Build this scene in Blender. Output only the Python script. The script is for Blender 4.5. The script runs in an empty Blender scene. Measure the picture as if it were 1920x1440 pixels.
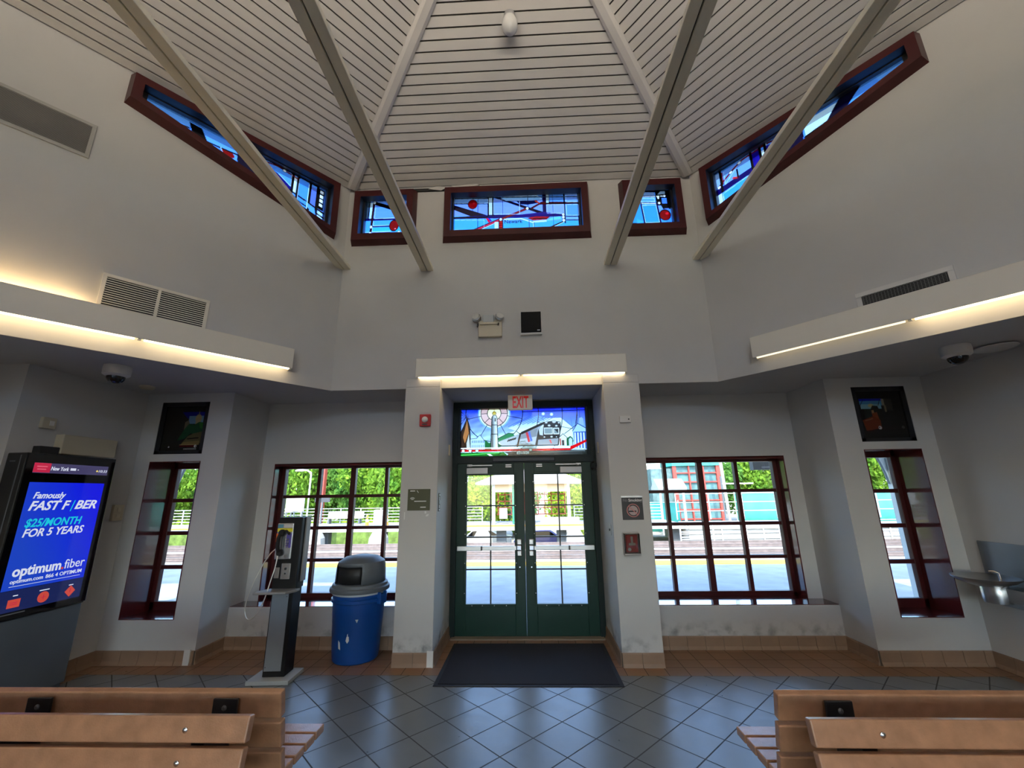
import bpy, math, random
import numpy as np
from mathutils import Matrix, Vector
random.seed(7); rng = np.random.default_rng(7)
sc = bpy.context.scene
col = sc.collection

# ---------------------------------------------------------------- camera, sky, sun, exposure
CAM = Vector((0.0763, -5.755, 1.7138))
RI = Vector((0.99904036, 0.04164499, -0.0135663)); UP = Vector((0.02355262, -0.24966296, 0.96804632)); FW = Vector((-0.03692727, 0.96743687, 0.25040423))
cd = bpy.data.cameras.new('camera'); cam = bpy.data.objects.new('camera', cd); col.objects.link(cam)
cd.sensor_width = 36.0; cd.lens = 787.63 * 36.0 / 1920.0; cd.clip_start = 0.05; cd.clip_end = 300
M3 = Matrix((RI, UP, -FW)).transposed()
cam.matrix_world = Matrix.Translation(CAM) @ M3.to_4x4()
sc.camera = cam

sc.view_settings.view_transform = 'Standard'; sc.view_settings.look = 'None'
sc.view_settings.gamma = 1.0; sc.view_settings.use_curve_mapping = False
sc.view_settings.exposure = 1.5
world = bpy.data.worlds.new('sky'); sc.world = world; world.use_nodes = True
wn = world.node_tree; bg = wn.nodes['Background']
sky = wn.nodes.new('ShaderNodeTexSky'); sky.sky_type = 'NISHITA'; sky.sun_disc = False
sky.sun_elevation = math.radians(50); sky.sun_rotation = math.radians(190); sky.air_density = 1.0; sky.dust_density = 1.2
tint = wn.nodes.new('ShaderNodeVectorMath'); tint.operation = 'MULTIPLY'; tint.inputs[1].default_value = (.91, .98, 1.08)
wn.links.new(sky.outputs[0], tint.inputs[0]); wn.links.new(tint.outputs[0], bg.inputs[0]); bg.inputs[1].default_value = 0.46
sd = bpy.data.lights.new('sun', 'SUN'); sd.energy = 2.5; sd.angle = math.radians(0.6); sd.color = (1, .95, .86)
sun = bpy.data.objects.new('sun', sd); col.objects.link(sun)
sun.rotation_euler = (math.radians(42), 0, math.radians(-9))
sc.cycles.max_bounces = 8; sc.cycles.diffuse_bounces = 5; sc.cycles.transparent_max_bounces = 16
sc.cycles.glossy_bounces = 3; sc.cycles.transmission_bounces = 6
sc.cycles.sample_clamp_indirect = 6; sc.cycles.caustics_reflective = False; sc.cycles.caustics_refractive = False
TUBE = 2.5; REARFILL = 75.0; CEILFILL = 86.0; DIMTUBE = 0.5  # rear and trough strengths are added fill from unseen lights

# ---------------------------------------------------------------- materials
def lin(r, g, b):
    f = lambda c: (c / 255 / 12.92) if c <= 10.3 else ((c / 255 + .055) / 1.055) ** 2.4
    return (f(r), f(g), f(b))
MATS = {}
def mat(name, c, rough=.6, metal=0., spec=.5, var=.06, vscale=3., bump=0., bscale=60., emit=None, estr=0., coat=0.):
    if name in MATS: return MATS[name]
    m = bpy.data.materials.new(name); m.use_nodes = True; nt = m.node_tree; b = nt.nodes['Principled BSDF']
    b.inputs['Roughness'].default_value = rough; b.inputs['Metallic'].default_value = metal
    b.inputs['Specular IOR Level'].default_value = spec; b.inputs['Coat Weight'].default_value = coat
    tc = nt.nodes.new('ShaderNodeTexCoord')
    if var > 0:
        n = nt.nodes.new('ShaderNodeTexNoise'); n.inputs['Scale'].default_value = vscale; n.inputs['Detail'].default_value = 5
        r = nt.nodes.new('ShaderNodeMapRange'); r.inputs[3].default_value = 1 - var; r.inputs[4].default_value = 1 + var
        r.inputs[1].default_value = .3; r.inputs[2].default_value = .7
        mx = nt.nodes.new('ShaderNodeVectorMath'); mx.operation = 'SCALE'; mx.inputs[0].default_value = c
        nt.links.new(tc.outputs['Object'], n.inputs['Vector']); nt.links.new(n.outputs['Fac'], r.inputs[0])
        nt.links.new(r.outputs[0], mx.inputs['Scale']); nt.links.new(mx.outputs[0], b.inputs['Base Color'])
    else:
        b.inputs['Base Color'].default_value = (*c, 1)
    if bump > 0:
        n2 = nt.nodes.new('ShaderNodeTexNoise'); n2.inputs['Scale'].default_value = bscale; n2.inputs['Detail'].default_value = 3
        bp = nt.nodes.new('ShaderNodeBump'); bp.inputs['Strength'].default_value = bump; bp.inputs['Distance'].default_value = .004
        nt.links.new(tc.outputs['Object'], n2.inputs['Vector']); nt.links.new(n2.outputs['Fac'], bp.inputs['Height']); nt.links.new(bp.outputs[0], b.inputs['Normal'])
    if emit: b.inputs['Emission Color'].default_value = (*emit, 1); b.inputs['Emission Strength'].default_value = estr
    MATS[name] = m; return m

def colmat(name, trans=.5, rough=.12, emit=0., gloss=.06):
    """stained glass / printed surfaces: the drawing is a colour attribute of the pane"""
    m = bpy.data.materials.new(name); m.use_nodes = True; nt = m.node_tree; nt.nodes.remove(nt.nodes['Principled BSDF'])
    at = nt.nodes.new('ShaderNodeAttribute'); at.attribute_name = 'Col'
    tr = nt.nodes.new('ShaderNodeBsdfTransparent'); tl = nt.nodes.new('ShaderNodeBsdfTranslucent'); gl = nt.nodes.new('ShaderNodeBsdfGlossy')
    gl.inputs['Roughness'].default_value = rough
    nt.links.new(at.outputs['Color'], tr.inputs[0]); nt.links.new(at.outputs['Color'], tl.inputs[0])
    a = nt.nodes.new('ShaderNodeMixShader'); a.inputs[0].default_value = trans
    nt.links.new(tl.outputs[0], a.inputs[1]); nt.links.new(tr.outputs[0], a.inputs[2])
    b = nt.nodes.new('ShaderNodeMixShader'); b.inputs[0].default_value = gloss
    nt.links.new(a.outputs[0], b.inputs[1]); nt.links.new(gl.outputs[0], b.inputs[2])
    nt.links.new(b.outputs[0], nt.nodes['Material Output'].inputs[0]); MATS[name] = m; return m

def glassmat(name, tint=(.95, .97, .97)):
    m = bpy.data.materials.new(name); m.use_nodes = True; nt = m.node_tree; nt.nodes.remove(nt.nodes['Principled BSDF'])
    tr = nt.nodes.new('ShaderNodeBsdfTransparent'); tr.inputs[0].default_value = (*tint, 1)
    gl = nt.nodes.new('ShaderNodeBsdfGlossy'); gl.inputs['Roughness'].default_value = .02
    fr = nt.nodes.new('ShaderNodeFresnel'); fr.inputs[0].default_value = 1.45
    mx = nt.nodes.new('ShaderNodeMixShader')
    nt.links.new(fr.outputs[0], mx.inputs[0]); nt.links.new(tr.outputs[0], mx.inputs[1]); nt.links.new(gl.outputs[0], mx.inputs[2])
    nt.links.new(mx.outputs[0], nt.nodes['Material Output'].inputs[0]); MATS[name] = m; return m

def leafmat(name, c, c2):
    m = bpy.data.materials.new(name); m.use_nodes = True; nt = m.node_tree; nt.nodes.remove(nt.nodes['Principled BSDF'])
    tc = nt.nodes.new('ShaderNodeTexCoord'); n = nt.nodes.new('ShaderNodeTexNoise'); n.inputs['Scale'].default_value = 1.1; n.inputs['Detail'].default_value = 6
    rp = nt.nodes.new('ShaderNodeMapRange'); rp.inputs[1].default_value = .35; rp.inputs[2].default_value = .65
    mc = nt.nodes.new('ShaderNodeMix'); mc.data_type = 'RGBA'; mc.inputs['A'].default_value = (*c, 1); mc.inputs['B'].default_value = (*c2, 1)
    nt.links.new(tc.outputs['Object'], n.inputs['Vector']); nt.links.new(n.outputs['Fac'], rp.inputs[0]); nt.links.new(rp.outputs[0], mc.inputs['Factor'])
    d = nt.nodes.new('ShaderNodeBsdfDiffuse'); t = nt.nodes.new('ShaderNodeBsdfTranslucent'); mx = nt.nodes.new('ShaderNodeMixShader'); mx.inputs[0].default_value = .4
    nt.links.new(mc.outputs['Result'], d.inputs[0]); nt.links.new(mc.outputs['Result'], t.inputs[0])
    nt.links.new(d.outputs[0], mx.inputs[1]); nt.links.new(t.outputs[0], mx.inputs[2]); nt.links.new(mx.outputs[0], nt.nodes['Material Output'].inputs[0])
    MATS[name] = m; return m

WALL = mat('painted_wall', (.56, .555, .54), .75, var=.03, vscale=1.5, bump=.12, bscale=180)
def wall_low():
    m = mat('painted_wall_scuffed', (.56, .555, .54), .6, var=0)
    nt = m.node_tree; b = nt.nodes['Principled BSDF']; tc = nt.nodes.new('ShaderNodeTexCoord'); sx = nt.nodes.new('ShaderNodeSeparateXYZ')
    n = nt.nodes.new('ShaderNodeTexNoise'); n.inputs['Scale'].default_value = 9; n.inputs['Detail'].default_value = 8
    band = nt.nodes.new('ShaderNodeMapRange'); band.inputs[1].default_value = .33; band.inputs[2].default_value = .17; band.interpolation_type = 'SMOOTHSTEP'
    th = nt.nodes.new('ShaderNodeMapRange'); th.inputs[1].default_value = .45; th.inputs[2].default_value = .75
    mu = nt.nodes.new('ShaderNodeMath'); mu.operation = 'MULTIPLY'
    mc = nt.nodes.new('ShaderNodeMix'); mc.data_type = 'RGBA'; mc.inputs['A'].default_value = (.56, .555, .54, 1); mc.inputs['B'].default_value = (.2, .2, .2, 1)
    nt.links.new(tc.outputs['Object'], sx.inputs[0]); nt.links.new(tc.outputs['Object'], n.inputs['Vector'])
    nt.links.new(sx.outputs['Z'], band.inputs[0]); nt.links.new(n.outputs['Fac'], th.inputs[0])
    nt.links.new(band.outputs[0], mu.inputs[0]); nt.links.new(th.outputs[0], mu.inputs[1]); nt.links.new(mu.outputs[0], mc.inputs['Factor'])
    nt.links.new(mc.outputs['Result'], b.inputs['Base Color']); return m
SCUFF = wall_low()
BOARD = mat('ceiling_board_paint', (.62, .60, .57), .7, var=.03, vscale=2)
GAPM = mat('ceiling_gap', (.06, .055, .05), .9)
BEAM = mat('beam_paint', (.84, .78, .61), .5, var=.03)
BLACK = mat('black_metal', (.012, .012, .013), .35)
BLACKM = mat('black_matt', (.010, .010, .011), .7)
RED = mat('red_window_paint', (.055, .006, .007), .38, spec=.35, var=.1)
REDG = mat('red_gloss_paint', (.085, .010, .011), .17, coat=.5, var=.08)
REDSILL = mat('red_sill_paint', (.10, .016, .015), .13, coat=.6, var=.12)
LEADM = mat('dark_subframe', (.008, .008, .01), .5)
GREEN = mat('green_door_paint', (.003, .030, .019), .38, spec=.3, var=.08, vscale=8)
ALU = mat('brushed_aluminium', (.55, .56, .57), .35, metal=.85, var=.05)
STEEL = mat('stainless_steel', (.5, .51, .52), .28, metal=1., var=.06, vscale=6)
WHITE = mat('white_plastic', (.70, .69, .66), .4, var=.02)
BEIGE = mat('beige_plastic', (.55, .49, .36), .5, var=.03)
FIXT = mat('fixture_enamel', (.80, .76, .66), .4, var=.02)
TILE_B = mat('baseboard_tile', (.27, .17, .108), .45, var=.10, vscale=5)
GROUT = mat('grout', (.10, .08, .06), .9)
MATM = mat('mat_carpet', (.011, .011, .018), .95, var=.35, vscale=160, bump=.8, bscale=500)
MATR = mat('mat_rubber', (.011, .011, .014), .7)
WOOD = mat('recycled_plastic_lumber', (.42, .215, .118), .24, var=.14, vscale=14, bump=.25, bscale=140)
BLUE = mat('blue_plastic', (.004, .065, .30), .38, var=.08, bump=.05, bscale=200)
GREYP = mat('grey_plastic', (.11, .125, .14), .45, var=.08)
DGREY = mat('dark_grey_panel', (.055, .062, .068), .45, var=.08)
KIOSKB = mat('kiosk_panel', (.10, .115, .13), .5, var=.06)
GLASSB = mat('black_glass', (.004, .004, .005), .07, coat=.3, var=0)
CHROME = mat('chrome', (.7, .7, .7), .15, metal=1., var=0)
CREAM = mat('cream_plastic', (.62, .56, .42), .5, var=.03)
REDP = mat('red_plastic', (.45, .015, .015), .35, var=.04)
OLIVE = mat('olive_sign', (.075, .08, .035), .5, var=.06)
SIGND = mat('charcoal_sign', (.045, .045, .048), .5, var=.04)
INKW = mat('white_lettering', (.78, .78, .76), .5, var=0)
INKG = mat('grey_lettering', (.16, .16, .17), .5, var=0)
INKR = mat('red_lettering', (.62, .02, .025), .45, var=0)
INKP = mat('pink_lettering', (.62, .25, .24), .45, var=0)
INKB = mat('black_lettering', (.01, .01, .02), .5, var=0)
GLASS = glassmat('window_glass')
CLEARP = glassmat('clear_cover', (.82, .8, .78))
STAIN = colmat('stained_glass', trans=.80)
PAINTG = colmat('painted_glass', trans=.45)
DARKG = colmat('unlit_painted_glass', trans=.05)

# ---------------------------------------------------------------- mesh helpers
class MB:
    def __init__(s): s.v = []; s.f = []; s.m = []; s.k = 0
    def add(s, vs, fs):
        o = len(s.v); s.v += [tuple(p) for p in vs]; s.f += [tuple(o + i for i in f) for f in fs]; s.m += [s.k] * len(fs); return s
    def box(s, x0, x1, y0, y1, z0, z1):
        x0, x1 = sorted((x0, x1)); y0, y1 = sorted((y0, y1)); z0, z1 = sorted((z0, z1))
        return s.add([(x0, y0, z0), (x1, y0, z0), (x1, y1, z0), (x0, y1, z0), (x0, y0, z1), (x1, y0, z1), (x1, y1, z1), (x0, y1, z1)],
                     [(0, 3, 2, 1), (4, 5, 6, 7), (0, 1, 5, 4), (1, 2, 6, 5), (2, 3, 7, 6), (3, 0, 4, 7)])
    def loft(s, rings, closed=True, caps=True):
        n = len(rings[0]); vs = [p for r in rings for p in r]; fs = []
        for a in range(len(rings) - 1):
            for i in range(n if closed else n - 1):
                j = (i + 1) % n; fs.append((a * n + i, a * n + j, (a + 1) * n + j, (a + 1) * n + i))
        if caps: fs += [tuple(range(n))[::-1], tuple((len(rings) - 1) * n + i for i in range(n))]
        return s.add(vs, fs)
    def prism(s, poly, ext):
        e = Vector(ext); return s.loft([[tuple(Vector(p)) for p in poly], [tuple(Vector(p) + e) for p in poly]])
    def tube(s, path, r, n=10, caps=True):
        P = [Vector(p) for p in path]; rings = []; pu = None
        for i, p in enumerate(P):
            t = (P[min(i + 1, len(P) - 1)] - P[max(i - 1, 0)]).normalized()
            if pu is None: pu = Vector((0, 0, 1)) if abs(t.z) < .9 else Vector((1, 0, 0))
            a = t.cross(pu).normalized(); b = a.cross(t).normalized(); pu = b
            rr = r[i] if isinstance(r, (list, tuple)) else r
            rings.append([tuple(p + a * math.cos(2 * math.pi * k / n) * rr + b * math.sin(2 * math.pi * k / n) * rr) for k in range(n)])
        return s.loft(rings, caps=caps)
    def lathe(s, prof, c=(0, 0, 0), n=32, axis='z', caps=True, sx=1., sy=1.):
        rings = []
        for r, h in prof:
            ring = []
            for k in range(n):
                a = 2 * math.pi * k / n; x, y = r * math.cos(a) * sx, r * math.sin(a) * sy
                p = (x, y, h) if axis == 'z' else ((x, -h, y) if axis == 'y' else (h, x, y))
                ring.append((p[0] + c[0], p[1] + c[1], p[2] + c[2]))
            rings.append(ring)
        return s.loft(rings, caps=caps)
    def build(s, name, mats, parent=None, smooth=False, bevel=0., loc=None):
        me = bpy.data.meshes.new(name); me.from_pydata(s.v, [], s.f); me.update()
        if not isinstance(mats, (list, tuple)): mats = [mats]
        for m in mats: me.materials.append(m)
        if len(mats) > 1: me.polygons.foreach_set('material_index', s.m)
        import bmesh
        b = bmesh.new(); b.from_mesh(me); bmesh.ops.recalc_face_normals(b, faces=b.faces)
        if smooth:
            for f in b.faces: f.smooth = True
            for e in b.edges:
                if len(e.link_faces) == 2 and e.calc_face_angle(0) > math.radians(38): e.smooth = False
        b.to_mesh(me); b.free()
        o = bpy.data.objects.new(name, me); col.objects.link(o)
        if parent is not None: o.parent = parent
        if loc is not None: o.location = loc
        if bevel > 0:
            bv = o.modifiers.new('bevel', 'BEVEL'); bv.width = bevel; bv.segments = 2; bv.limit_method = 'ANGLE'; bv.angle_limit = math.radians(40)
        return o
def bx(*a): return MB().box(*a)
def setp(o, label=None, cat=None, group=None, kind=None):
    if label: o['label'] = label
    if cat: o['category'] = cat
    if group: o['group'] = group
    if kind: o['kind'] = kind
    return o
def thing(name, label, cat, loc=(0, 0, 0), rz=0., group=None):
    o = bpy.data.objects.new(name, None); o.empty_display_size = .1; col.objects.link(o); o.location = loc; o.rotation_euler = (0, 0, rz)
    return setp(o, label, cat, group)
def struct(name, mb, mats, label=None, **k):
    o = mb.build(name, mats, **k); o['kind'] = 'structure'
    if label: o['label'] = label
    return o
def sroot(name, label, loc=(0, 0, 0), rz=0.):
    o = bpy.data.objects.new(name, None); col.objects.link(o); o.location = loc; o.rotation_euler = (0, 0, rz); o['kind'] = 'structure'; o['label'] = label; return o
def copy_tree(o, parent=None):
    c = o.copy(); col.objects.link(c)
    if parent is not None: c.parent = parent
    for ch in list(o.children): copy_tree(ch, c)
    return c
def text(s, size, x, z, y, name, m, parent, align='LEFT', bold=0., shear=0., width=None, depth=.001):
    cu = bpy.data.curves.new('t', 'FONT'); cu.body = s; cu.size = size; cu.align_x = align; cu.offset = bold; cu.shear = shear; cu.extrude = depth; cu.resolution_u = 3
    t = bpy.data.objects.new('t', cu); col.objects.link(t); bpy.context.view_layer.update()
    me = bpy.data.meshes.new_from_object(t.evaluated_get(bpy.context.evaluated_depsgraph_get()))
    bpy.data.objects.remove(t); bpy.data.curves.remove(cu)
    n = len(me.vertices); a = np.empty(n * 3); me.vertices.foreach_get('co', a); a = a.reshape(-1, 3)
    if width and n:
        x0, x1 = a[:, 0].min(), a[:, 0].max(); f = width / max(x1 - x0, 1e-6)
        a[:, 0] = (a[:, 0] - (x0 if align == 'LEFT' else (x0 + x1) / 2)) * f
    out = np.stack([a[:, 0] + x, y - a[:, 2], a[:, 1] + z], 1)
    me.vertices.foreach_set('co', out.ravel()); me.update(); me.materials.clear(); me.materials.append(m); me.name = name
    o = bpy.data.objects.new(name, me); col.objects.link(o); o.parent = parent; return o

# ---- painter: draws artwork of glass panes into a colour attribute of a fine grid mesh
class Art:
    def __init__(s, W, H, box, tilt=0., bgc=(0, 0, 0), fat=1.):
        s.W, s.H, s.box, s.tilt = W, H, box, tilt; s.fat = fat; x0, y0, x1, y1 = box
        gx = x0 + (np.arange(W * 2) + .5) / (W * 2) * (x1 - x0); gy = y0 + (np.arange(H * 2) + .5) / (H * 2) * (y1 - y0)
        s.X, s.Y = np.meshgrid(gx, gy); s.c = np.zeros((H * 2, W * 2, 3)); s.c[:] = lin(*bgc)
    def ty(s, p): return (p[0], p[1] - s.tilt * (p[0] - s.box[0]))
    def inside(s, pts):
        pts = [s.ty(p) for p in pts]; ins = np.zeros(s.X.shape, bool); n = len(pts)
        for i in range(n):
            (x1, y1), (x2, y2) = pts[i], pts[(i + 1) % n]
            if y1 == y2: continue
            c = ((y1 > s.Y) != (y2 > s.Y)) & (s.X < (x2 - x1) * (s.Y - y1) / (y2 - y1) + x1); ins ^= c
        return ins
    def poly(s, pts, c): s.c[s.inside(pts)] = lin(*c); return s
    def rect(s, x0, y0, x1, y1, c): return s.poly([(x0, y0), (x1, y0), (x1, y1), (x0, y1)], c)
    def d2seg(s, a, b):
        a, b = s.ty(a), s.ty(b); dx, dy = b[0] - a[0], b[1] - a[1]; L = dx * dx + dy * dy + 1e-9
        t = np.clip(((s.X - a[0]) * dx + (s.Y - a[1]) * dy) / L, 0, 1); return np.hypot(s.X - a[0] - t * dx, s.Y - a[1] - t * dy)
    def line(s, pts, w, c):
        for a, b in zip(pts, pts[1:]): s.c[s.d2seg(a, b) < w * (s.fat if sum(c) < 120 else 1) / 2] = lin(*c)
        return s
    def outl(s, pts, w, c, fill=None):
        if fill is not None: s.poly(pts, fill)
        return s.line(list(pts) + [pts[0]], w, c)
    def disc(s, p, r, c, ry=None):
        p = s.ty(p); s.c[((s.X - p[0]) / r) ** 2 + ((s.Y - p[1]) / (ry or r)) ** 2 < 1] = lin(*c); return s
    def ring(s, p, r, w, c):
        p = s.ty(p); d = np.hypot(s.X - p[0], s.Y - p[1]); s.c[abs(d - r) < w * s.fat / 2] = lin(*c); return s
    def grad(s, pts, c0, c1, y0, y1, noise=0.):
        m = s.inside(pts); t = np.clip((s.Y - y0) / (y1 - y0), 0, 1)[..., None]
        g = np.array(lin(*c0)) * (1 - t) + np.array(lin(*c1)) * t
        if noise: g = g * (1 + noise * np.sin(s.X * .03 + s.Y * .07)[..., None] * np.sin(s.X * .011 - s.Y * .02 + 1)[..., None])
        s.c[m] = g[m]; return s
    def out(s): return np.clip(s.c.reshape(s.H, 2, s.W, 2, 3).mean((1, 3)), 0, 1)
def art_pane(name, art, corners, m, parent, gain=1., pw=1.):
    """corners: bottom-left, bottom-right, top-right, top-left in the parent's space; one thin sheet"""
    W, H = art.W, art.H; BL, BR, TR, TL = [np.array(c, float) for c in corners]
    u = np.linspace(0, 1, W + 1); v = np.linspace(0, 1, H + 1); U, V = np.meshgrid(u, v)
    P = (TL * (1 - U)[..., None] + TR * U[..., None]) * (1 - V)[..., None] + (BL * (1 - U)[..., None] + BR * U[..., None]) * V[..., None]
    idx = np.arange((W + 1) * (H + 1)).reshape(H + 1, W + 1)
    F = np.stack([idx[1:, :-1], idx[1:, 1:], idx[:-1, 1:], idx[:-1, :-1]], -1).reshape(-1, 4)
    me = bpy.data.meshes.new(name); me.from_pydata(P.reshape(-1, 3).tolist(), [], F.tolist()); me.update()
    ca = me.color_attributes.new('Col', 'FLOAT_COLOR', 'CORNER')
    c = np.clip(art.out() ** pw * gain, 0, 1).reshape(-1, 3); c = np.concatenate([c, np.ones((len(c), 1))], 1); ca.data.foreach_set('color', np.repeat(c, 4, 0).ravel())
    me.materials.append(m); o = bpy.data.objects.new(name, me); col.objects.link(o); o.parent = parent; return o

# ---------------------------------------------------------------- dimensions
YU, HU, ZS, ZE = -.842, 2.336, 2.954, 5.83
ZW = ZS + .0008
AZ = .6853; SA, CA = math.sin(AZ), math.cos(AZ)
YW, HB, YB, BI, BO = -.142, 3.525, -.869, 3.522, 4.615
YP, WI, WO, ZP = -.9135, .968, 1.387, 3.056
YL, ZL = -.4176, .443
YM = -6.05
mir = lambda p: (p[0], 2 * YM - p[1], p[2])
def wl(t, q=0., z=0.):      # point on left splayed wall: t along from the corner, q into the room
    return (-HU - SA * t + CA * q, YU - CA * t - SA * q, z)
def wr(t, q=0., z=0.): p = wl(t, q, z); return (-p[0], p[1], p[2])

# ================================================================ SETTING
# floor: grey tiles laid diagonally, terracotta border
def floor_mat():
    m = mat('floor_tiles', (.1, .1, .1), .3, var=0); nt = m.node_tree; b = nt.nodes['Principled BSDF']; L = nt.links.new
    geo = nt.nodes.new('ShaderNodeNewGeometry'); sp = nt.nodes.new('ShaderNodeSeparateXYZ'); L(geo.outputs['Position'], sp.inputs[0])
    def mth(op, a, bb=None, c=None):
        n = nt.nodes.new('ShaderNodeMath'); n.operation = op
        for i, q in enumerate((a, bb, c)):
            if q is None: continue
            if isinstance(q, (int, float)): n.inputs[i].default_value = q
            else: L(q, n.inputs[i])
        return n.outputs[0]
    X, Y = sp.outputs['X'], sp.outputs['Y']
    def cells(a, off, p):
        s = mth('DIVIDE', mth('ADD', a, off), p); fr = mth('FRACT', s); d = mth('ABSOLUTE', mth('SUBTRACT', fr, .5)); return mth('FLOOR', s), d
    u = mth('MULTIPLY', mth('ADD', X, Y), .70711); v = mth('MULTIPLY', mth('SUBTRACT', X, Y), .70711)
    iu, du = cells(u, 1.505, .318); iv, dv = cells(v, -1.265, .3205)
    g1 = mth('GREATER_THAN', mth('MAXIMUM', du, dv), .485)
    ix, dx = cells(X, .03, .2); iy, dy = cells(Y, 1.12, .2)
    g2 = mth('GREATER_THAN', mth('MAXIMUM', dx, dy), .483)
    grey = mth('MULTIPLY', mth('LESS_THAN', Y, -1.12), mth('LESS_THAN', mth('ABSOLUTE', X), 4.44))
    def rnd(a, bq):
        cb = nt.nodes.new('ShaderNodeCombineXYZ'); L(a, cb.inputs[0]); L(bq, cb.inputs[1]); w = nt.nodes.new('ShaderNodeTexWhiteNoise'); w.noise_dimensions = '2D'; L(cb.outputs[0], w.inputs['Vector']); return w.outputs['Value']
    n = nt.nodes.new('ShaderNodeTexNoise'); n.inputs['Scale'].default_value = 7; n.inputs['Detail'].default_value = 7; L(geo.outputs['Position'], n.inputs['Vector'])
    def tint(c, r, amt):
        vm = nt.nodes.new('ShaderNodeVectorMath'); vm.operation = 'SCALE'; vm.inputs[0].default_value = c
        L(mth('ADD', mth('MULTIPLY_ADD', r, amt, 1 - amt * .5), mth('MULTIPLY_ADD', n.outputs['Fac'], .3, -.15)), vm.inputs['Scale']); return vm.outputs[0]
    def mix(f, A, B):
        q = nt.nodes.new('ShaderNodeMix'); q.data_type = 'RGBA'; L(f, q.inputs['Factor'])
        for nm, w in (('A', A), ('B', B)):
            if isinstance(w, tuple): q.inputs[nm].default_value = (*w, 1)
            else: L(w, q.inputs[nm])
        return q.outputs['Result']
    ca = mix(g1, tint((.155, .165, .17), rnd(iu, iv), .16), (.05, .048, .045))
    cb = mix(g2, tint((.26, .135, .07), rnd(ix, iy), .25), (.09, .06, .04))
    L(mix(grey, cb, ca), b.inputs['Base Color'])
    gr = mth('ADD', mth('MULTIPLY', grey, g1), mth('MULTIPLY', mth('SUBTRACT', 1., grey), g2))
    L(mth('ADD', mth('MULTIPLY_ADD', n.outputs['Fac'], .2, .22), mth('MULTIPLY', gr, .4)), b.inputs['Roughness'])
    bp = nt.nodes.new('ShaderNodeBump'); bp.inputs['Strength'].default_value = .5; bp.inputs['Distance'].default_value = .004; bp.invert = True
    L(mth('ADD', gr, mth('MULTIPLY', n.outputs['Fac'], .15)), bp.inputs['Height']); L(bp.outputs[0], b.inputs['Normal'])
    return m
struct('floor', bx(-6.6, 6.6, -12.3, .12, -.12, 0), floor_mat(), 'grey diagonal tile floor with a terracotta tile border along the walls')

def wallslab(mb, us, vs, holes, P, nrm, th):
    """rectangular wall with rectangular holes; P(u,v)->point, thickness th along nrm"""
    us = sorted(set(us + [h[0] for h in holes] + [h[1] for h in holes])); vs = sorted(set(vs + [h[2] for h in holes] + [h[3] for h in holes]))
    e = Vector(nrm) * th
    for a, b in zip(us, us[1:]):
        for c, d in zip(vs, vs[1:]):
            mu, mv = (a + b) / 2, (c + d) / 2
            if any(h[0] < mu < h[1] and h[2] < mv < h[3] for h in holes): continue
            mb.prism([P(a, c), P(b, c), P(b, d), P(a, d)], e)
    return mb
# upper front wall with three clerestory openings
CL = [(-2.16, -1.46), (-.93, .885), (1.45, 2.11)]
w = MB(); wallslab(w, [-HU - .15, HU + .15], [ZW, 6.05], [(a, b, 5.06, 5.70) for a, b in CL], lambda u, v: (u, YU, v), (0, 1, 0), .2)
struct('wall_front_upper', w, WALL, 'upper front wall of the hall above the doors')
# splayed upper walls with a tapering opening
def splay(f, name, label, m=lambda p: p, hole=True):
    w = MB(); nrm = Vector((-CA if f is wl else CA, SA, 0)); 
    if m((0, 0, 0))[1] != 0: nrm.y = -nrm.y
    q = lambda pts: w.prism([m(f(t, 0, z)) for t, z in pts], nrm * .2)
    T1 = 5.0
    if hole:
        q([(-.12, ZW), (.25, ZW), (.25, 6.3), (-.12, 6.3)]); q([(2.2, ZW), (T1, ZW), (T1, 7.4), (2.2, 6.9)])
        q([(.25, ZW), (2.2, ZW), (2.2, 5.50), (.25, 5.09)]); q([(.25, 5.70), (2.2, 5.70), (2.2, 6.6), (.25, 6.3)])
    else: q([(-.12, ZW), (T1, ZW), (T1, 7.4), (-.12, 6.3)])
    return struct(name, w, WALL, label)
splay(wl, 'wall_left_upper', 'upper left splayed wall above the long light')
splay(wr, 'wall_right_upper', 'upper right splayed wall above the half-lit light')
w = MB()
for s in (-1, 1):
    w.prism([(s * 5.5, -4.71, ZW), (s * 5.5, 2 * YM + 4.71, ZW), (s * 5.5, 2 * YM + 4.71, 7.4), (s * 5.5, -4.71, 7.4)], (s * .2, 0, 0))
struct('wall_side_upper', w, WALL)
splay(wl, 'wall_rear_left_upper', None, mir, False); splay(wr, 'wall_rear_right_upper', None, mir, False)
struct('wall_rear_upper', wallslab(MB(), [-2.5, 2.5], [ZW, 6.05], [(-2.1, 2.1, 4.8, 5.7)], lambda u, v: (u, 2 * YM - YU, v), (0, -1, 0), .2), WALL)  # high rear opening added for fill daylight
# soffit (lower ceiling) around the tall room
w = MB()
def half_soffit(m):
    e = (0, 0, .12); g = .006
    w.prism([m((-HU, YU + g, ZS)), m((HU, YU + g, ZS)), m((HU, .3, ZS)), m((-HU, .3, ZS))], e)
    for s in (-1, 1):
        a = [(-HU - g * .3, YU + g), (-5.5 - g * CA, -4.71 + g * SA), (-6.4, -4.71 + g * SA), (-6.4, .3), (-HU - g * .3, .3)]
        w.prism([m((s * -x, y, ZS)) for x, y in a], e)
        w.prism([m((s * x, y, ZS)) for x, y in [(5.5 + g, -4.71), (6.4, -4.71), (6.4, YM), (5.5 + g, YM)]], e)
half_soffit(lambda p: p); half_soffit(mir)
struct('ceiling_2', w, WALL, 'low grey soffit between the upper walls and the window wall')
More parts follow.
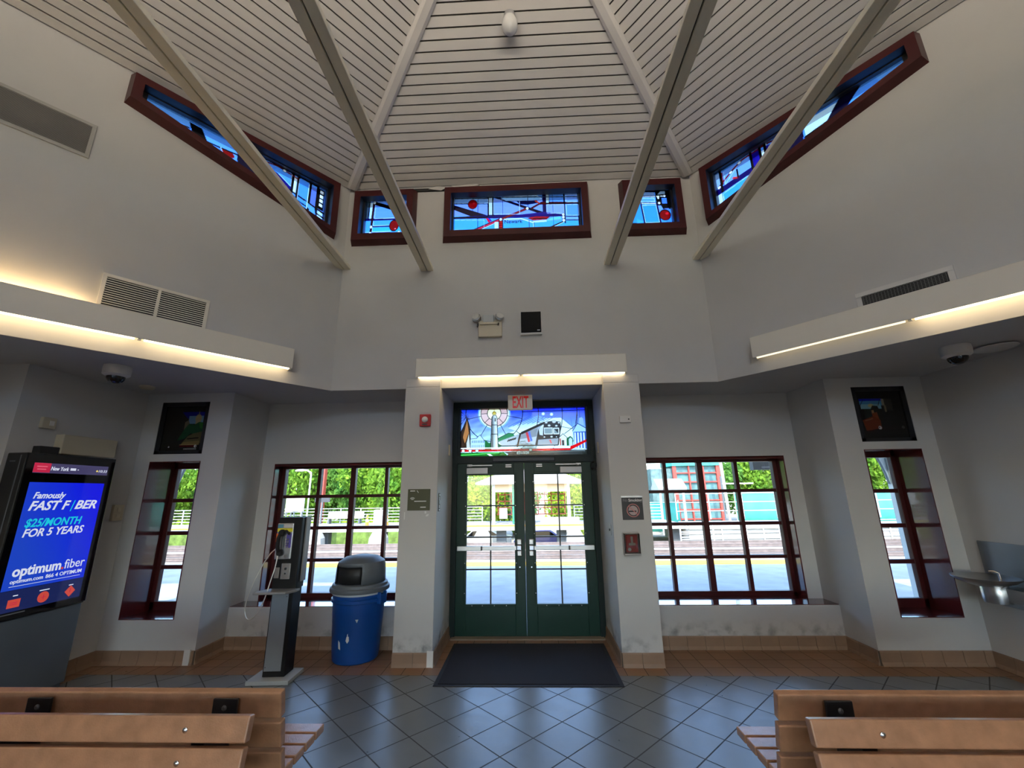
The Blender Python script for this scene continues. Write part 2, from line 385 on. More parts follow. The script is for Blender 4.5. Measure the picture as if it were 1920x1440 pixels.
# window wall, narrow-window bays, side walls
def winwall(s, name, label):
    w = MB(); P = lambda u, v: (s * u, YW, v)
    wallslab(w, [WO - .05, HB + .1], [0, ZS], [(1.40, 3.345, .43, 2.13)], P, (0, 1, 0), .25); return struct(name, w, SCUFF, label)
winwall(-1, 'wall_front_left', 'recessed window wall left of the doors'); winwall(1, 'wall_front_right', 'recessed window wall right of the doors')
def bay(s, name, label):
    w = MB(); P = lambda u, v: (s * u, YB, v)
    wallslab(w, [BI, BO], [0, ZS], [(3.81, 4.43, .43, 2.127), (3.815, 4.415, 2.214, 2.845)], P, (0, 1, 0), .42)
    w.box(s * BI, s * (BI + .2), YB + .42, YW + .2, 0, ZS)
    return struct(name, w, WALL, label)
bay(-1, 'bay_wall_left', 'projecting pier with a narrow window left of the big window'); bay(1, 'bay_wall_right', 'projecting pier with a narrow window right of the big window')
for s, nm in ((-1, 'left'), (1, 'right')):
    w = MB(); w.box(s * BO, s * (BO + .15), -2.005, YB + .42, 0, ZS); w.box(s * BO, s * 6.4, -2.155, -2.005, 0, ZS)
    struct('wall_' + nm, w, WALL, nm + ' side wall of the lower hall')
    w = MB(); wallslab(w, [2 * YM + .1, -2.1], [0, ZS], [], lambda u, v: (s * 6.3, u, v), (s, 0, 0), .15)
    struct('wall_%s_near' % nm, w, WALL)
w = MB(); wallslab(w, [-6.4, 6.4], [0, ZS], [(-4.0, -1.5, .45, 2.4), (1.5, 4.0, .45, 2.4), (-.8, .8, .4, 2.6)], lambda u, v: (u, 2 * YM - .1, v), (0, -1, 0), .2)  # rear openings added to let in fill daylight
struct('wall_rear', w, WALL)
w = MB()
for s in (-1, 1): w.box(s * 1.5, s * 4.0, 2 * YM - .21, 2 * YM - .19, .45, 2.4)
w.box(-.8, .8, 2 * YM - .21, 2 * YM - .19, .4, 2.6); w.box(-2.1, 2.1, 2 * YM - YU - .11, 2 * YM - YU - .1, 4.8, 5.7)
struct('window_13', w, GLASS)  # glazing of the unseen rear openings, added for fill daylight
# door portal: two piers and the ceiling of the recess
def pier(s, name, label):
    return struct(name, MB().box(s * WI, s * WO, YP, .1, 0, ZS).box(s * WI, s * WO, YP, YU + .02, ZS, ZP), SCUFF, label, bevel=.006)
pier(-1, 'portal_wall_left', 'grey pier left of the green doors'); pier(1, 'portal_wall_right', 'grey pier right of the green doors')
o = MB().box(-1.332, -1.322, YP - .001, YP, 1.44, 1.52).prism([(-1.105, YP - .001, 1.525), (-1.085, YP - .001, 1.53), (-1.08, YP - .001, 1.505), (-1.1, YP - .001, 1.50)], (0, .001, 0)).prism([(-1.085, YP - .001, 1.49), (-1.055, YP - .001, 1.50), (-1.06, YP - .001, 1.475), (-1.09, YP - .001, 1.47)], (0, .001, 0)).build('paint_chips', INKW, bpy.data.objects['portal_wall_left'])
# window ledges
def ledge(s, name, label):
    o = struct(name, bx(s * (WO - .01), s * (HB + .02), YL, YW + .01, 0, ZL), SCUFF, label, bevel=.012); return o
ledge(-1, 'trim_1', 'low grey ledge under the left window'); ledge(1, 'trim_2', 'low grey ledge under the right window')
def sill(s, name, label):
    w = MB().box(s * (WO), s * (HB), YL + .012, YW + .02, ZL, ZL + .006).box(s * 1.40, s * 3.345, YW, .09, ZL - .01, ZL + .006)
    return struct(name, w, REDSILL, label)
sill(-1, 'trim_3', 'glossy red sill of the left window'); sill(1, 'trim_4', 'glossy red sill of the right window')

# tiled baseboards
def tiles(mb, a, b, nrm, h=.135, p=.2, th=.012, start=0.):
    a, b = Vector(a), Vector(b); d = (b - a); L = d.length; d /= L; n = Vector(nrm); x = start
    mb.k = 1; mb.prism([a, b, b + Vector((0, 0, h - .004)), a + Vector((0, 0, h - .004))], n * (th * .55)); mb.k = 0
    xs = [0.]
    x = p - start
    while x < L - .02: xs.append(x); x += p
    xs.append(L)
    for x0, x1 in zip(xs, xs[1:]):
        g = .0022; q0, q1 = a + d * (x0 + g), a + d * (x1 - g); z = Vector((0, 0, 1))
        pr = [(0, 0), (th * 2.2, 0), (th * 2.0, .012), (th * 1.15, .035), (th, h * .9), (th * .6, h), (0, h)]
        mb.loft([[q0 + n * o + z * hh for o, hh in pr], [q1 + n * o + z * hh for o, hh in pr]])
    return mb
for s, nm in ((-1, 'left'), (1, 'right')):
    w = MB()
    tiles(w, (s * WI, YP, 0), (s * WO, YP, 0), (0, -1, 0), h=.13); tiles(w, (s * WI, YP, 0), (s * WI, -.02, 0), (-s, 0, 0), h=.13)
    struct('portal_baseboard_' + nm, w, [TILE_B, GROUT], 'tan tile base of the pier ' + nm + ' of the doors')
    w = MB()
    tiles(w, (s * WO, YL, 0), (s * HB, YL, 0), (0, -1, 0), h=.135); tiles(w, (s * HB, YL, 0), (s * BI, YB, 0), (-s, 0, 0), h=.135)
    tiles(w, (s * BI, YB, 0), (s * BO, YB, 0), (0, -1, 0), h=.135); tiles(w, (s * BO, YB, 0), (s * BO, -2.155, 0), (-s, 0, 0), h=.135)
    tiles(w, (s * BO, -2.155, 0), (s * 6.3, -2.155, 0), (0, -1, 0), h=.135)
    struct('baseboard_' + nm, w, [TILE_B, GROUT], 'tan tile baseboard along the ' + nm + ' walls')

# boarded ceiling
def clip(poly, k, lo):      # keep q>=lo if k>0 else q<=lo
    out = []
    for i in range(len(poly)):
        a, b = poly[i], poly[(i + 1) % len(poly)]; fa, fb = (a[1] - lo) * k, (b[1] - lo) * k
        if fa >= 0: out.append(a)
        if fa * fb < 0: t = fa / (fa - fb); out.append((a[0] + (b[0] - a[0]) * t, lo))
    return out
ceil = MB()
def panel(org, du, dq, slope, poly, p=.1005):
    """poly in (along eave, horizontal distance in from eave)"""
    cs = 1 / math.sqrt(1 + slope * slope); du, dq, org = Vector(du), Vector(dq), Vector(org)
    up = (dq + Vector((0, 0, slope))) * cs; n = du.cross(up).normalized()
    if n.z < 0: n = -n
    P3 = lambda u, s: org + du * u + up * s
    ps = [(u, q / cs) for u, q in poly]; smax = max(s for _, s in ps); smin = min(s for _, s in ps)
    ceil.k = 1; ceil.prism([P3(*q) + n * .02 for q in ps], n * .1); ceil.k = 0
    k = int(math.floor(smin / p))
    while k * p < smax:
        c = clip(clip(ps, 1, k * p + .017), -1, (k + 1) * p)
        if len(c) > 2: ceil.prism([P3(*q) for q in c], n * .021)
        k += 1
AY, AZZ = -3.645, 6.951
m2 = (AZZ - ZE) / (CA * HU + SA * (-(AY - YU)))
rel = lambda x, y: (-SA * (x + HU) - CA * (y - YU), CA * (x + HU) - SA * (y - YU))
pl = [(-.15, -.16), (5.05, -.16), rel(-5.6, YM), rel(0, YM), rel(0, AY), (0, 0)]
for mm, sy in ((lambda p: p, 1), (mir, -1)):
    panel(mm((0, YU, ZE)), (1, 0, 0), (0, -sy, 0), .4, [(-HU, 0), (-HU + -.1, -.16), (HU + .1, -.16), (HU, 0), (0, -(AY - YU))])
    panel(mm((-HU, YU, ZE)), (-SA, -CA * sy, 0), (CA, -SA * sy, 0), m2, pl)
    panel(mm((HU, YU, ZE)), (SA, -CA * sy, 0), (-CA, -SA * sy, 0), m2, pl)
struct('ceiling', ceil, [BOARD, GAPM], 'vaulted ceiling of painted boards with dark gaps')
# hip covers and a ridge cover
def strip(a, b, wdt, hgt, up=(0, 0, 1)):
    a, b = Vector(a), Vector(b); d = (b - a).normalized(); s = d.cross(Vector(up)).normalized(); u = s.cross(d).normalized(); w = MB()
    pr = [(-wdt / 2, .01), (-wdt / 2, -hgt * .6), (-wdt * .25, -hgt), (wdt * .25, -hgt), (wdt / 2, -hgt * .6), (wdt / 2, .01)]
    return w.loft([[a + s * x + u * y for x, y in pr], [b + s * x + u * y for x, y in pr]])
for i, s in enumerate((-1, 1)):
    struct('trim_%d' % (5 + i), strip((s * (HU - .05), YU - .06, ZE - .0), (0, AY, AZZ), .13, .045), BOARD, ('left' if s < 0 else 'right') + ' hip cover strip of the boarded ceiling')
struct('trim_7', strip((0, AY, AZZ), (0, YM * 2 - AY, AZZ), .13, .05), BOARD)
# missing board with a dark gap over the clerestory
w = MB().box(-1.44, -.52, YU - .02, YU - .004, 5.755, 5.80)
w.k = 1; w.prism([(-1.22, YU - .05, 5.765), (-1.1, YU - .06, 5.80), (-.98, YU - .05, 5.77), (-1.05, YU - .03, 5.75)], (0, .01, .01))
w.prism([(-.9, YU - .05, 5.80), (-.55, YU - .05, 5.818), (-.52, YU - .04, 5.80), (-.85, YU - .04, 5.775)], (0, .012, 0))
struct('trim_9', w, [BLACKM, BOARD], 'dark ragged gap under a loose ceiling board above the left clerestory')

# ---------------------------------------------------------------- clerestory windows
def ring_frame(mb, outer, front, inner, P, d, back):
    """bevelled picture-frame moulding: outer loop at the wall, front loop at depth d, inner loop at depth d, going back"""
    loops = [[P(u, z, 0.) for u, z in outer], [P(u, z, d) for u, z in front], [P(u, z, d) for u, z in inner], [P(u, z, -back) for u, z in inner], [P(u, z, -back) for u, z in outer]]
    n = len(outer); vs = [p for l in loops for p in l]; fs = []
    for a in range(5):
        b = (a + 1) % 5
        for i in range(n): j = (i + 1) % n; fs.append((a * n + i, a * n + j, b * n + j, b * n + i))
    mb.add(vs, fs); mb.m[-3 * n:-2 * n] = [1] * n; return mb
R4 = lambda x0, x1, z0, z1: [(x0, z0), (x1, z0), (x1, z1), (x0, z1)]
SKYB = [(128, 178, 235), (112, 160, 232), (150, 195, 240), (95, 150, 230)]
BRT = (84, 176, 245); WHT = (235, 245, 250); NAVY = (28, 18, 95); MAR = (120, 28, 30); RR = (150, 6, 16); LD = (6, 6, 10)
def art_center():
    a = Art(330, 104, (180, 230, 1735, 645), -.029, (118, 170, 235), 1.3)
    P = a.poly
    a.rect(180, 230, 610, 300, (135, 170, 210)); a.rect(180, 310, 610, 440, (140, 160, 225)); a.rect(180, 480, 690, 645, BRT); a.rect(690, 500, 1740, 645, BRT)
    a.rect(675, 250, 1290, 430, (140, 165, 230)); a.rect(1330, 200, 1550, 300, (110, 160, 225)); a.rect(1330, 310, 1550, 420, (150, 170, 230)); a.rect(1570, 200, 1740, 300, (140, 175, 235)); a.rect(1570, 310, 1740, 450, (110, 165, 240)); a.rect(1570, 455, 1740, 490, (140, 180, 240))
    P([(1430, 605), (1540, 550), (1690, 600)], (140, 150, 200))
    P([(180, 318), (580, 430), (650, 470), (420, 455), (180, 372)], LD); P([(195, 338), (560, 432), (420, 440), (200, 365)], (38, 16, 40))
    P([(160, 455), (650, 430), (1560, 425), (1560, 450), (700, 470), (160, 475)], NAVY); a.line([(180, 462), (600, 455)], 10, LD)
    P([(680, 235), (740, 230), (1290, 400), (1260, 425)], (22, 12, 40)); P([(690, 215), (760, 235), (900, 278), (830, 280)], (24, 20, 90))
    P([(960, 275), (1220, 270), (1230, 300), (1100, 318), (1000, 312)], (22, 22, 60)); P([(755, 230), (1215, 215), (1272, 245), (1270, 265), (830, 272)], (165, 205, 235))
    a.line([(760, 230), (1215, 212), (1275, 250)], 7, WHT); P([(1285, 195), (1328, 195), (1330, 430), (1285, 430)], (30, 18, 70)); P([(1300, 400), (1500, 425), (700, 470), (900, 440)], (42, 16, 110))
    P([(1140, 350), (1270, 285), (1740, 290), (1740, 312), (1250, 318), (1150, 370)], (92, 28, 24)); a.line([(1200, 275), (1240, 300)], 18, (190, 70, 40))
    a.line([(1095, 360), (765, 482)], 26, (120, 34, 34)); a.line([(765, 482), (440, 605)], 28, LD); a.line([(765, 482), (440, 605)], 18, (215, 55, 85)); a.line([(1095, 360), (765, 482)], 12, (150, 44, 40))
    a.line([(175, 606), (440, 606)], 16, (90, 20, 60)); a.line([(230, 606), (290, 606)], 8, RR); a.line([(320, 606), (400, 606)], 8, RR); a.rect(175, 622, 430, 645, (150, 225, 250))
    P([(580, 470), (610, 465), (650, 500), (615, 520)], (225, 20, 70)); P([(605, 465), (630, 470), (655, 500), (640, 505)], (60, 30, 190))
    P([(1090, 468), (1200, 448), (1370, 455), (1330, 485), (1160, 495)], (150, 14, 30)); 
    for k in range(5): a.line([(1130 + k * 8, 462 + k * 7), (1350 - k * 6, 456 + k * 7)], 3, (225, 40, 60))
    P([(1330, 490), (1410, 462), (1500, 450), (1505, 480), (1340, 500)], (120, 205, 245)); P([(1160, 500), (1330, 490), (1330, 510), (1165, 520)], (205, 220, 240))
    a.rect(690, 510, 735, 600, (215, 235, 245)); a.rect(738, 490, 795, 600, (40, 6, 14))
    for k in range(4): a.rect(748, 505 + k * 23, 784, 518 + k * 23, (230, 20, 36))
    P([(660, 630), (735, 590), (740, 605), (690, 630)], (215, 40, 60)); P([(800, 590), (860, 620), (850, 630), (800, 605)], (215, 40, 60)); P([(720, 630), (765, 600), (815, 628)], (240, 245, 235))
    a.line([(810, 480), (1020, 475), (1165, 520)], 10, WHT); a.line([(1250, 620), (1540, 505)], 12, LD); a.line([(1310, 608), (1560, 505)], 4, WHT); a.line([(450, 620), (690, 525)], 5, WHT); a.line([(850, 605), (900, 622), (1170, 615), (1165, 530)], 5, WHT)
    for x0, x1, y0, y1 in ((620, 658, 235, 430), (1332, 1362, 205, 298)): a.rect(x0 - 8, y0 - 6, x1 + 8, y1 + 6, LD); a.rect(x0, y0, x1, y1, (215, 230, 232)); a.rect((x0 + x1) // 2 - 3, y0, (x0 + x1) // 2 + 5, y1, (160, 170, 170))
    for x, y0, y1 in ((415, 220, 400), (480, 240, 640), (790, 270, 430), (1105, 200, 340), (1412, 190, 600), (1175, 520, 620), (1115, 490, 620)): a.line([(x, y0), (x, y1)], 5, (20, 24, 40))
    for x, y0, y1 in ((610, 230, 440), (668, 230, 440), (1555, 185, 520), (1725, 185, 600)): a.line([(x, y0), (x, y1)], 14, LD)
    for y, x0, x1 in ((303, 180, 610), (245, 180, 610), (304, 1330, 1740), (452, 1570, 1740), (492, 1570, 1740), (475, 1165, 1330)): a.line([(x0, y - .0), (x1, y - .029 * 0)], 8, LD)
    for q in (R4(188, 606, 252, 296), R4(676, 1000, 258, 424), R4(1338, 1548, 318, 416), R4(1577, 1722, 206, 290), R4(1577, 1722, 318, 440), R4(184, 560, 488, 596)): a.line([(x, y - .029 * (x - 180) * 0) for x, y in q] + [q[0]], 3.5, (215, 232, 250))
    a.disc((415, 310), 60, LD, 54); a.disc((415, 310), 54, RR, 48); a.disc((430, 295), 16, (190, 30, 40), 12)
    for q in ((440, 605), (765, 482), (1095, 360), (1535, 432), (1535, 460), (1538, 495)): a.disc(q, 19, LD); a.disc(q, 15, (245, 245, 240)); a.disc(q, 4, (150, 150, 150))
    a.rect(180, 225, 1735, 236, (60, 70, 85)); return a
def art_small_l():
    a = Art(120, 104, (270, 450, 1180, 1090), -.01, (118, 165, 240))
    a.rect(270, 800, 1200, 1000, (92, 172, 245)); a.rect(450, 930, 1200, 1000, (70, 190, 250)); a.rect(500, 1040, 1200, 1080, (130, 225, 245)); a.rect(270, 460, 350, 770, (70, 85, 95)); a.rect(360, 480, 425, 770, (205, 222, 225))
    a.line([(455, 490), (1180, 690)], 60, LD); a.line([(290, 785), (1200, 775)], 40, NAVY); a.line([(450, 905), (830, 900)], 22, NAVY); a.line([(450, 1018), (1000, 1018)], 24, (70, 16, 70))
    for k in range(6): a.line([(520 + 100 * k, 1018), (565 + 100 * k, 1018)], 10, (225, 30, 70))
    a.line([(440, 490), (405, 1090)], 46, (55, 14, 30)); a.line([(355, 460), (340, 780)], 18, LD); a.rect(270, 1010, 400, 1035, LD); a.line([(1060, 640), (1060, 1080)], 12, LD)
    for q in ([(480, 530), (470, 765), (1180, 760)], [(520, 478), (1180, 470)], [(455, 815), (455, 890), (800, 885)], [(450, 920), (440, 995), (830, 990)], [(290, 830), (285, 1000), (385, 1000)]): a.line(q, 8, (205, 228, 250))
    a.disc((890, 895), 100, LD); a.disc((890, 895), 86, RR); a.disc((920, 950), 16, (255, 150, 150), 10)
    for q in ((452, 482), (412, 910), (402, 1020), (1000, 1010)): a.disc(q, 30, LD); a.disc(q, 24, (245, 245, 240)); a.disc(q, 6, (140, 140, 150))
    a.rect(425, 1045, 490, 1085, (240, 245, 240)); return a
def art_small_r():
    a = Art(120, 104, (330, 320, 1350, 1090), -.04, (100, 165, 245))
    a.rect(330, 300, 1350, 330, (90, 85, 95)); a.rect(330, 350, 975, 420, (150, 175, 210)); a.rect(330, 450, 975, 560, (120, 175, 240)); a.rect(330, 620, 1350, 1000, (74, 162, 245)); a.rect(1000, 300, 1350, 700, (8, 8, 12))
    for y in (335, 440, 580): a.line([(330, y), (1000, y)], 34, (14, 10, 40))
    for y in (445, 590): a.line([(330, y + 4), (990, y - 6)], 14, (245, 245, 245))
    a.poly([(1050, 400), (1130, 330), (1240, 325), (1240, 385)], (165, 185, 200)); a.rect(1140, 470, 1260, 585, (90, 140, 215)); a.poly([(1010, 425), (1100, 420), (1085, 460), (1080, 490), (1045, 490), (1040, 455)], (245, 240, 215)); a.rect(1115, 418, 1180, 440, (240, 235, 215))
    a.poly([(1030, 630), (1110, 625), (1150, 700), (1050, 780)], (130, 170, 240)); a.poly([(1180, 690), (1290, 680), (1290, 770)], (110, 140, 220)); a.rect(1070, 880, 1180, 970, (90, 165, 240)); a.rect(1210, 870, 1320, 970, (80, 150, 230)); a.line([(1330, 680), (1345, 970)], 14, (160, 180, 210))
    for x in (635, 1015): a.line([(x, 600), (x + 45, 1000)], 40, (20, 14, 70))
    for q in ([(660, 630), (700, 985), (1030, 970), (990, 615), (660, 630)], [(640, 480), (645, 560), (970, 545), (965, 470), (640, 480)]): a.line(q, 10, (205, 230, 250))
    a.rect(330, 990, 1350, 1090, (24, 8, 60)); a.line([(560, 1040), (1060, 1012)], 30, (230, 40, 80)); a.line([(1060, 1012), (1330, 1000)], 20, (90, 14, 30)); a.line([(600, 1065), (1000, 1055)], 16, (66, 20, 150))
    a.poly([(500, 900), (640, 960), (620, 1010), (560, 1080), (500, 1000)], (80, 180, 245)); a.rect(430, 1050, 490, 1080, (245, 245, 240)); a.disc((1180, 820), 140, LD, 115); a.disc((1180, 825), 122, RR, 98); a.disc((1230, 790), 40, (230, 40, 50), 25)
    for q in ((1215, 425), (1072, 575)): a.disc(q, 34, LD, 28); a.disc(q, 28, (248, 248, 245), 22)
    return a
def art_diag(left=True):
    """x: 0 at the corner end to 1000 at the far end; y 0 top to 300 bottom"""
    a = Art(200, 64, (0, 0, 1000, 320), 0, (105, 165, 235), 1.6); P = a.poly
    if left:
        a.rect(0, 0, 1000, 20, LD); a.rect(0, 0, 60, 320, (90, 130, 190)); 
        for k in range(5): a.rect(22, 30 + k * 32, 44, 52 + k * 32, (238, 242, 240))
        a.rect(12, 26, 56, 190, LD); 
        for k in range(4): a.rect(22, 34 + k * 36, 46, 58 + k * 36, (238, 242, 240))
        a.rect(16, 200, 50, 300, (200, 220, 225)); a.rect(66, 40, 110, 190, (110, 130, 200)); a.rect(120, 30, 190, 290, (92, 160, 240)); a.rect(232, 25, 320, 150, (100, 165, 235)); a.rect(200, 30, 226, 175, (225, 235, 235))
        for x in (62, 114, 194, 230): a.line([(x, 0), (x, 300)], 11, LD)
        a.line([(0, 205), (330, 165)], 9, LD); a.line([(0, 240), (330, 215)], 7, LD); P([(100, 200), (140, 190), (120, 230), (60, 260), (70, 210)], (110, 170, 240))
        P([(230, 150), (320, 90), (420, 60), (440, 320), (300, 320), (260, 210)], (26, 16, 110)); P([(330, 40), (420, 60), (400, 150)], (100, 155, 235)); a.line([(200, 40), (330, 20), (470, 60)], 12, (120, 20, 30)); P([(260, 200), (330, 170), (420, 230), (330, 240)], (110, 18, 40))
        P([(250, 250), (360, 220), (470, 320), (230, 320)], (90, 165, 240)); P([(420, 20), (560, 20), (560, 320), (450, 320)], (20, 14, 40)); a.disc((470, 110), 26, (150, 24, 40))
        P([(560, 30), (760, 110), (690, 320), (540, 320)], (115, 170, 235)); P([(640, 150), (730, 190), (690, 320), (600, 320)], (95, 155, 235)); a.disc((600, 180), 36, RR)
        P([(740, 60), (800, 60), (760, 320), (670, 320)], LD); P([(800, 40), (1000, 40), (1000, 320), (790, 320)], (125, 180, 235)); a.line([(800, 150), (1000, 240)], 12, LD); a.line([(540, 130), (760, 210)], 10, LD)
        for q in ((285, 30), (400, 50), (450, 90)): a.disc(q, 13, LD); a.disc(q, 10, (245, 245, 240))
        for q in ([(122, 35), (122, 280), (186, 275), (186, 32)], [(236, 30), (236, 140), (316, 90)], [(640, 155), (600, 300)]): a.line(q, 4, (210, 230, 250))
    else:
        a.rect(0, 20, 40, 130, (160, 185, 215)); a.rect(0, 170, 34, 320, (215, 232, 240)); a.rect(60, 30, 240, 150, (135, 175, 235)); a.rect(40, 190, 330, 320, (80, 175, 248))
        P([(300, 190), (360, 150), (330, 190), (280, 320), (330, 320)], (110, 185, 245)); P([(230, 20), (290, 20), (290, 320), (330, 320), (300, 160), (240, 150)], (30, 18, 130)); a.rect(0, 140, 300, 185, (24, 14, 90)); a.line([(250, 160), (340, 60)], 40, (36, 20, 140))
        a.rect(300, 60, 325, 150, (230, 240, 240)); P([(345, 60), (440, 40), (400, 190), (345, 170)], (140, 180, 235)); P([(450, 10), (540, 10), (520, 320), (420, 320)], (18, 12, 50)); P([(400, 120), (450, 60), (460, 140), (420, 200)], (160, 200, 240)); P([(450, 20), (520, 20), (470, 80)], (190, 220, 240))
        P([(540, 40), (720, 50), (640, 200), (540, 200)], (215, 235, 235)); P([(540, 210), (640, 205), (590, 320), (520, 320)], (120, 175, 238)); a.line([(540, 200), (650, 195)], 12, LD); P([(720, 20), (820, 20), (680, 320), (590, 320)], (14, 10, 40)); P([(820, 60), (1000, 40), (1000, 320), (690, 320)], (110, 170, 240)); P([(880, 40), (1000, 40), (1000, 320), (900, 320)], (130, 185, 238))
        a.line([(20, 130), (130, 60), (190, 30), (330, 22), (440, 40)], 14, (130, 18, 26)); a.rect(44, 30, 58, 130, (130, 20, 24)); a.line([(120, 130), (150, 150)], 14, (220, 60, 50))
        for q in ((24, 132), (110, 72), (170, 40), (330, 26), (420, 44)): a.disc(q, 13, LD); a.disc(q, 10, (245, 245, 240))
        for x in (42, 242, 298, 328, 440): a.line([(x, 0), (x, 180)], 9, LD)
        a.line([(150, 80), (150, 150)], 5, LD); a.line([(210, 190), (215, 320)], 5, LD)
        for q in ([(66, 36), (66, 140), (150, 60)], [(44, 196), (40, 316)], [(44, 196), (320, 190)], [(348, 70), (348, 165), (430, 50)]): a.line(q, 4, (210, 230, 250))
        a.rect(0, 0, 1000, 14, LD)
    return a
def clerestory(n, x0, x1, art, label, txt=None):
    r = sroot('window_%d' % n, label); P = lambda u, z, d: (u, YU - d, z)
    f = MB(); ring_frame(f, R4(x0, x1, 4.945, 5.76), R4(x0 + .03, x1 - .03, 4.975, 5.73), R4(x0 + .115, x1 - .115, 5.065, 5.64), P, .11, .0); f.build('frame', [RED, LEADM], r)
    sub = MB(); i0, i1 = x0 + .08, x1 - .08
    for a, b, c, d in ((i0, x0 + .135, 5.06, 5.70), (x1 - .135, i1, 5.06, 5.70), (i0, i1, 5.06, 5.12), (i0, i1, 5.68, 5.73)): sub.box(a, b, YU + .0, YU + .08, c, d)
    sub.build('inner_frame', LEADM, r)
    art_pane('pane', art, [(x0 + .13, YU + .05, 5.11), (x1 - .13, YU + .05, 5.11), (x1 - .13, YU + .05, 5.69), (x0 + .13, YU + .05, 5.69)], STAIN, r, .8, 1.25)
    if txt: text(txt, .075, -.19, 5.245, YU + .043, 'lettering', INKB, r, bold=.001)
    return r
clerestory(5, -2.245, -1.38, art_small_l(), 'small square stained glass clerestory window at the left corner of the front wall')
clerestory(6, -1.01, .965, art_center(), 'wide stained glass clerestory window in the middle with a red disc', 'Newark')
clerestory(7, 1.368, 2.195, art_small_r(), 'small square stained glass clerestory window at the right corner of the front wall')
def diag_window(n, f, art, label, s):
    r = sroot('window_%d' % n, label); P = lambda t, z, d: f(t, d, z)
    TR = lambda a, b, z0, z1, zt: [(a, z0), (b, z1), (b, zt), (a, zt)]
    m = MB(); ring_frame(m, TR(.155, 2.31, 4.98, 5.455, 5.80), TR(.185, 2.28, 5.01, 5.48, 5.77), TR(.27, 2.20, 5.09, 5.53, 5.69), P, .11, 0.); m.build('frame', [RED, LEADM], r)
    sub = MB(); nb = Vector((-CA * s, SA, 0)) * .08
    for q in ([(.23, 5.05), (.30, 5.07), (.30, 5.73), (.23, 5.73)], [(2.16, 5.5), (2.24, 5.5), (2.24, 5.73), (2.16, 5.73)], [(.23, 5.05), (2.24, 5.50), (2.24, 5.56), (.23, 5.13)], [(.23, 5.68), (2.24, 5.68), (2.24, 5.74), (.23, 5.74)]):
        sub.prism([f(t, 0, z) for t, z in q], nb)
    sub.build('inner_frame', LEADM, r)
    art_pane('pane', art, [f(.29, -.05, 5.10), f(2.18, -.05, 5.52), f(2.18, -.05, 5.70), f(.29, -.05, 5.70)], STAIN, r, .8, 1.25)
diag_window(8, wl, art_diag(True), 'tapering stained glass clerestory window high on the upper left wall', 1)
diag_window(9, wr, art_diag(False), 'tapering stained glass clerestory window high on the upper right wall', -1)

# ---------------------------------------------------------------- large and narrow windows
def grid_window(n, s, label):
    r = sroot('window_%d' % n, label); y0, y1 = .05, .10; X = lambda a: s * a
    f = MB(); f.box(X(1.40), X(1.46), y0 - .03, y1, .43, 2.13).box(X(3.28), X(3.345), y0 - .03, y1, .43, 2.13).box(X(1.40), X(3.345), y0 - .03, y1, .43, .50).box(X(1.40), X(3.345), y0 - .03, y1, 2.07, 2.13)
    f.build('frame', RED, r, bevel=.006)
    f = MB().box(X(3.345), X(3.33), YW - .008, y0 - .03, .44, 2.13).box(X(1.40), X(1.41), YW - .008, y0 - .03, .44, 2.13).box(X(1.41), X(3.33), YW - .008, y0 - .03, 2.118, 2.13).box(X(1.41), X(3.33), YW - .008, YW + .02, 2.095, 2.13)
    f.build('reveal_lining', REDG, r)
    for x, wd in ((1.873, .045), (2.336, .07), (2.805, .045)): bx(X(x - wd / 2), X(x + wd / 2), y0 - .02, y1 - .005, .49, 2.08).build('muntin', RED, r)
    for z in (.893, 1.293, 1.70): bx(X(1.45), X(3.29), y0 - .015, y1 - .01, z - .02, z + .02).build('muntin', RED, r)
    bx(X(1.42), X(3.32), y0 + .02, y0 + .026, .46, 2.1).build('pane', GLASS, r)
grid_window(1, -1, 'large red-framed grid window left of the doors'); grid_window(2, 1, 'large red-framed grid window right of the doors')
def narrow_window(n, s, label):
    r = sroot('window_%d' % n, label); X = lambda a: s * a; yb = YB; y0 = YB + .36
    MB().box(X(3.81), X(3.86), y0, y0 + .06, .43, 2.127).box(X(4.372), X(4.43), y0, y0 + .06, .43, 2.127).box(X(3.81), X(4.43), y0, y0 + .06, .43, .53).box(X(3.81), X(4.43), y0, y0 + .06, 2.06, 2.127).build('frame', RED, r, bevel=.005)
    MB().box(X(3.81), X(3.818), yb - .006, y0, .43, 2.127).box(X(4.43), X(4.422), yb - .006, y0, .43, 2.127).box(X(3.818), X(4.422), yb - .006, y0, 2.119, 2.127).build('reveal_lining', REDG, r)
    bx(X(3.818), X(4.422), yb - .006, y0, .43, .438).build('sill', REDSILL, r)
    for z in (.905, 1.29, 1.675): bx(X(3.85), X(4.38), y0 + .005, y0 + .055, z - .022, z + .022).build('muntin', RED, r)
    bx(X(3.84), X(4.39), y0 + .03, y0 + .036, .5, 2.08).build('pane', GLASS, r)
narrow_window(3, -1, 'narrow tall red window in the left pier'); narrow_window(4, 1, 'narrow tall red window in the right pier')
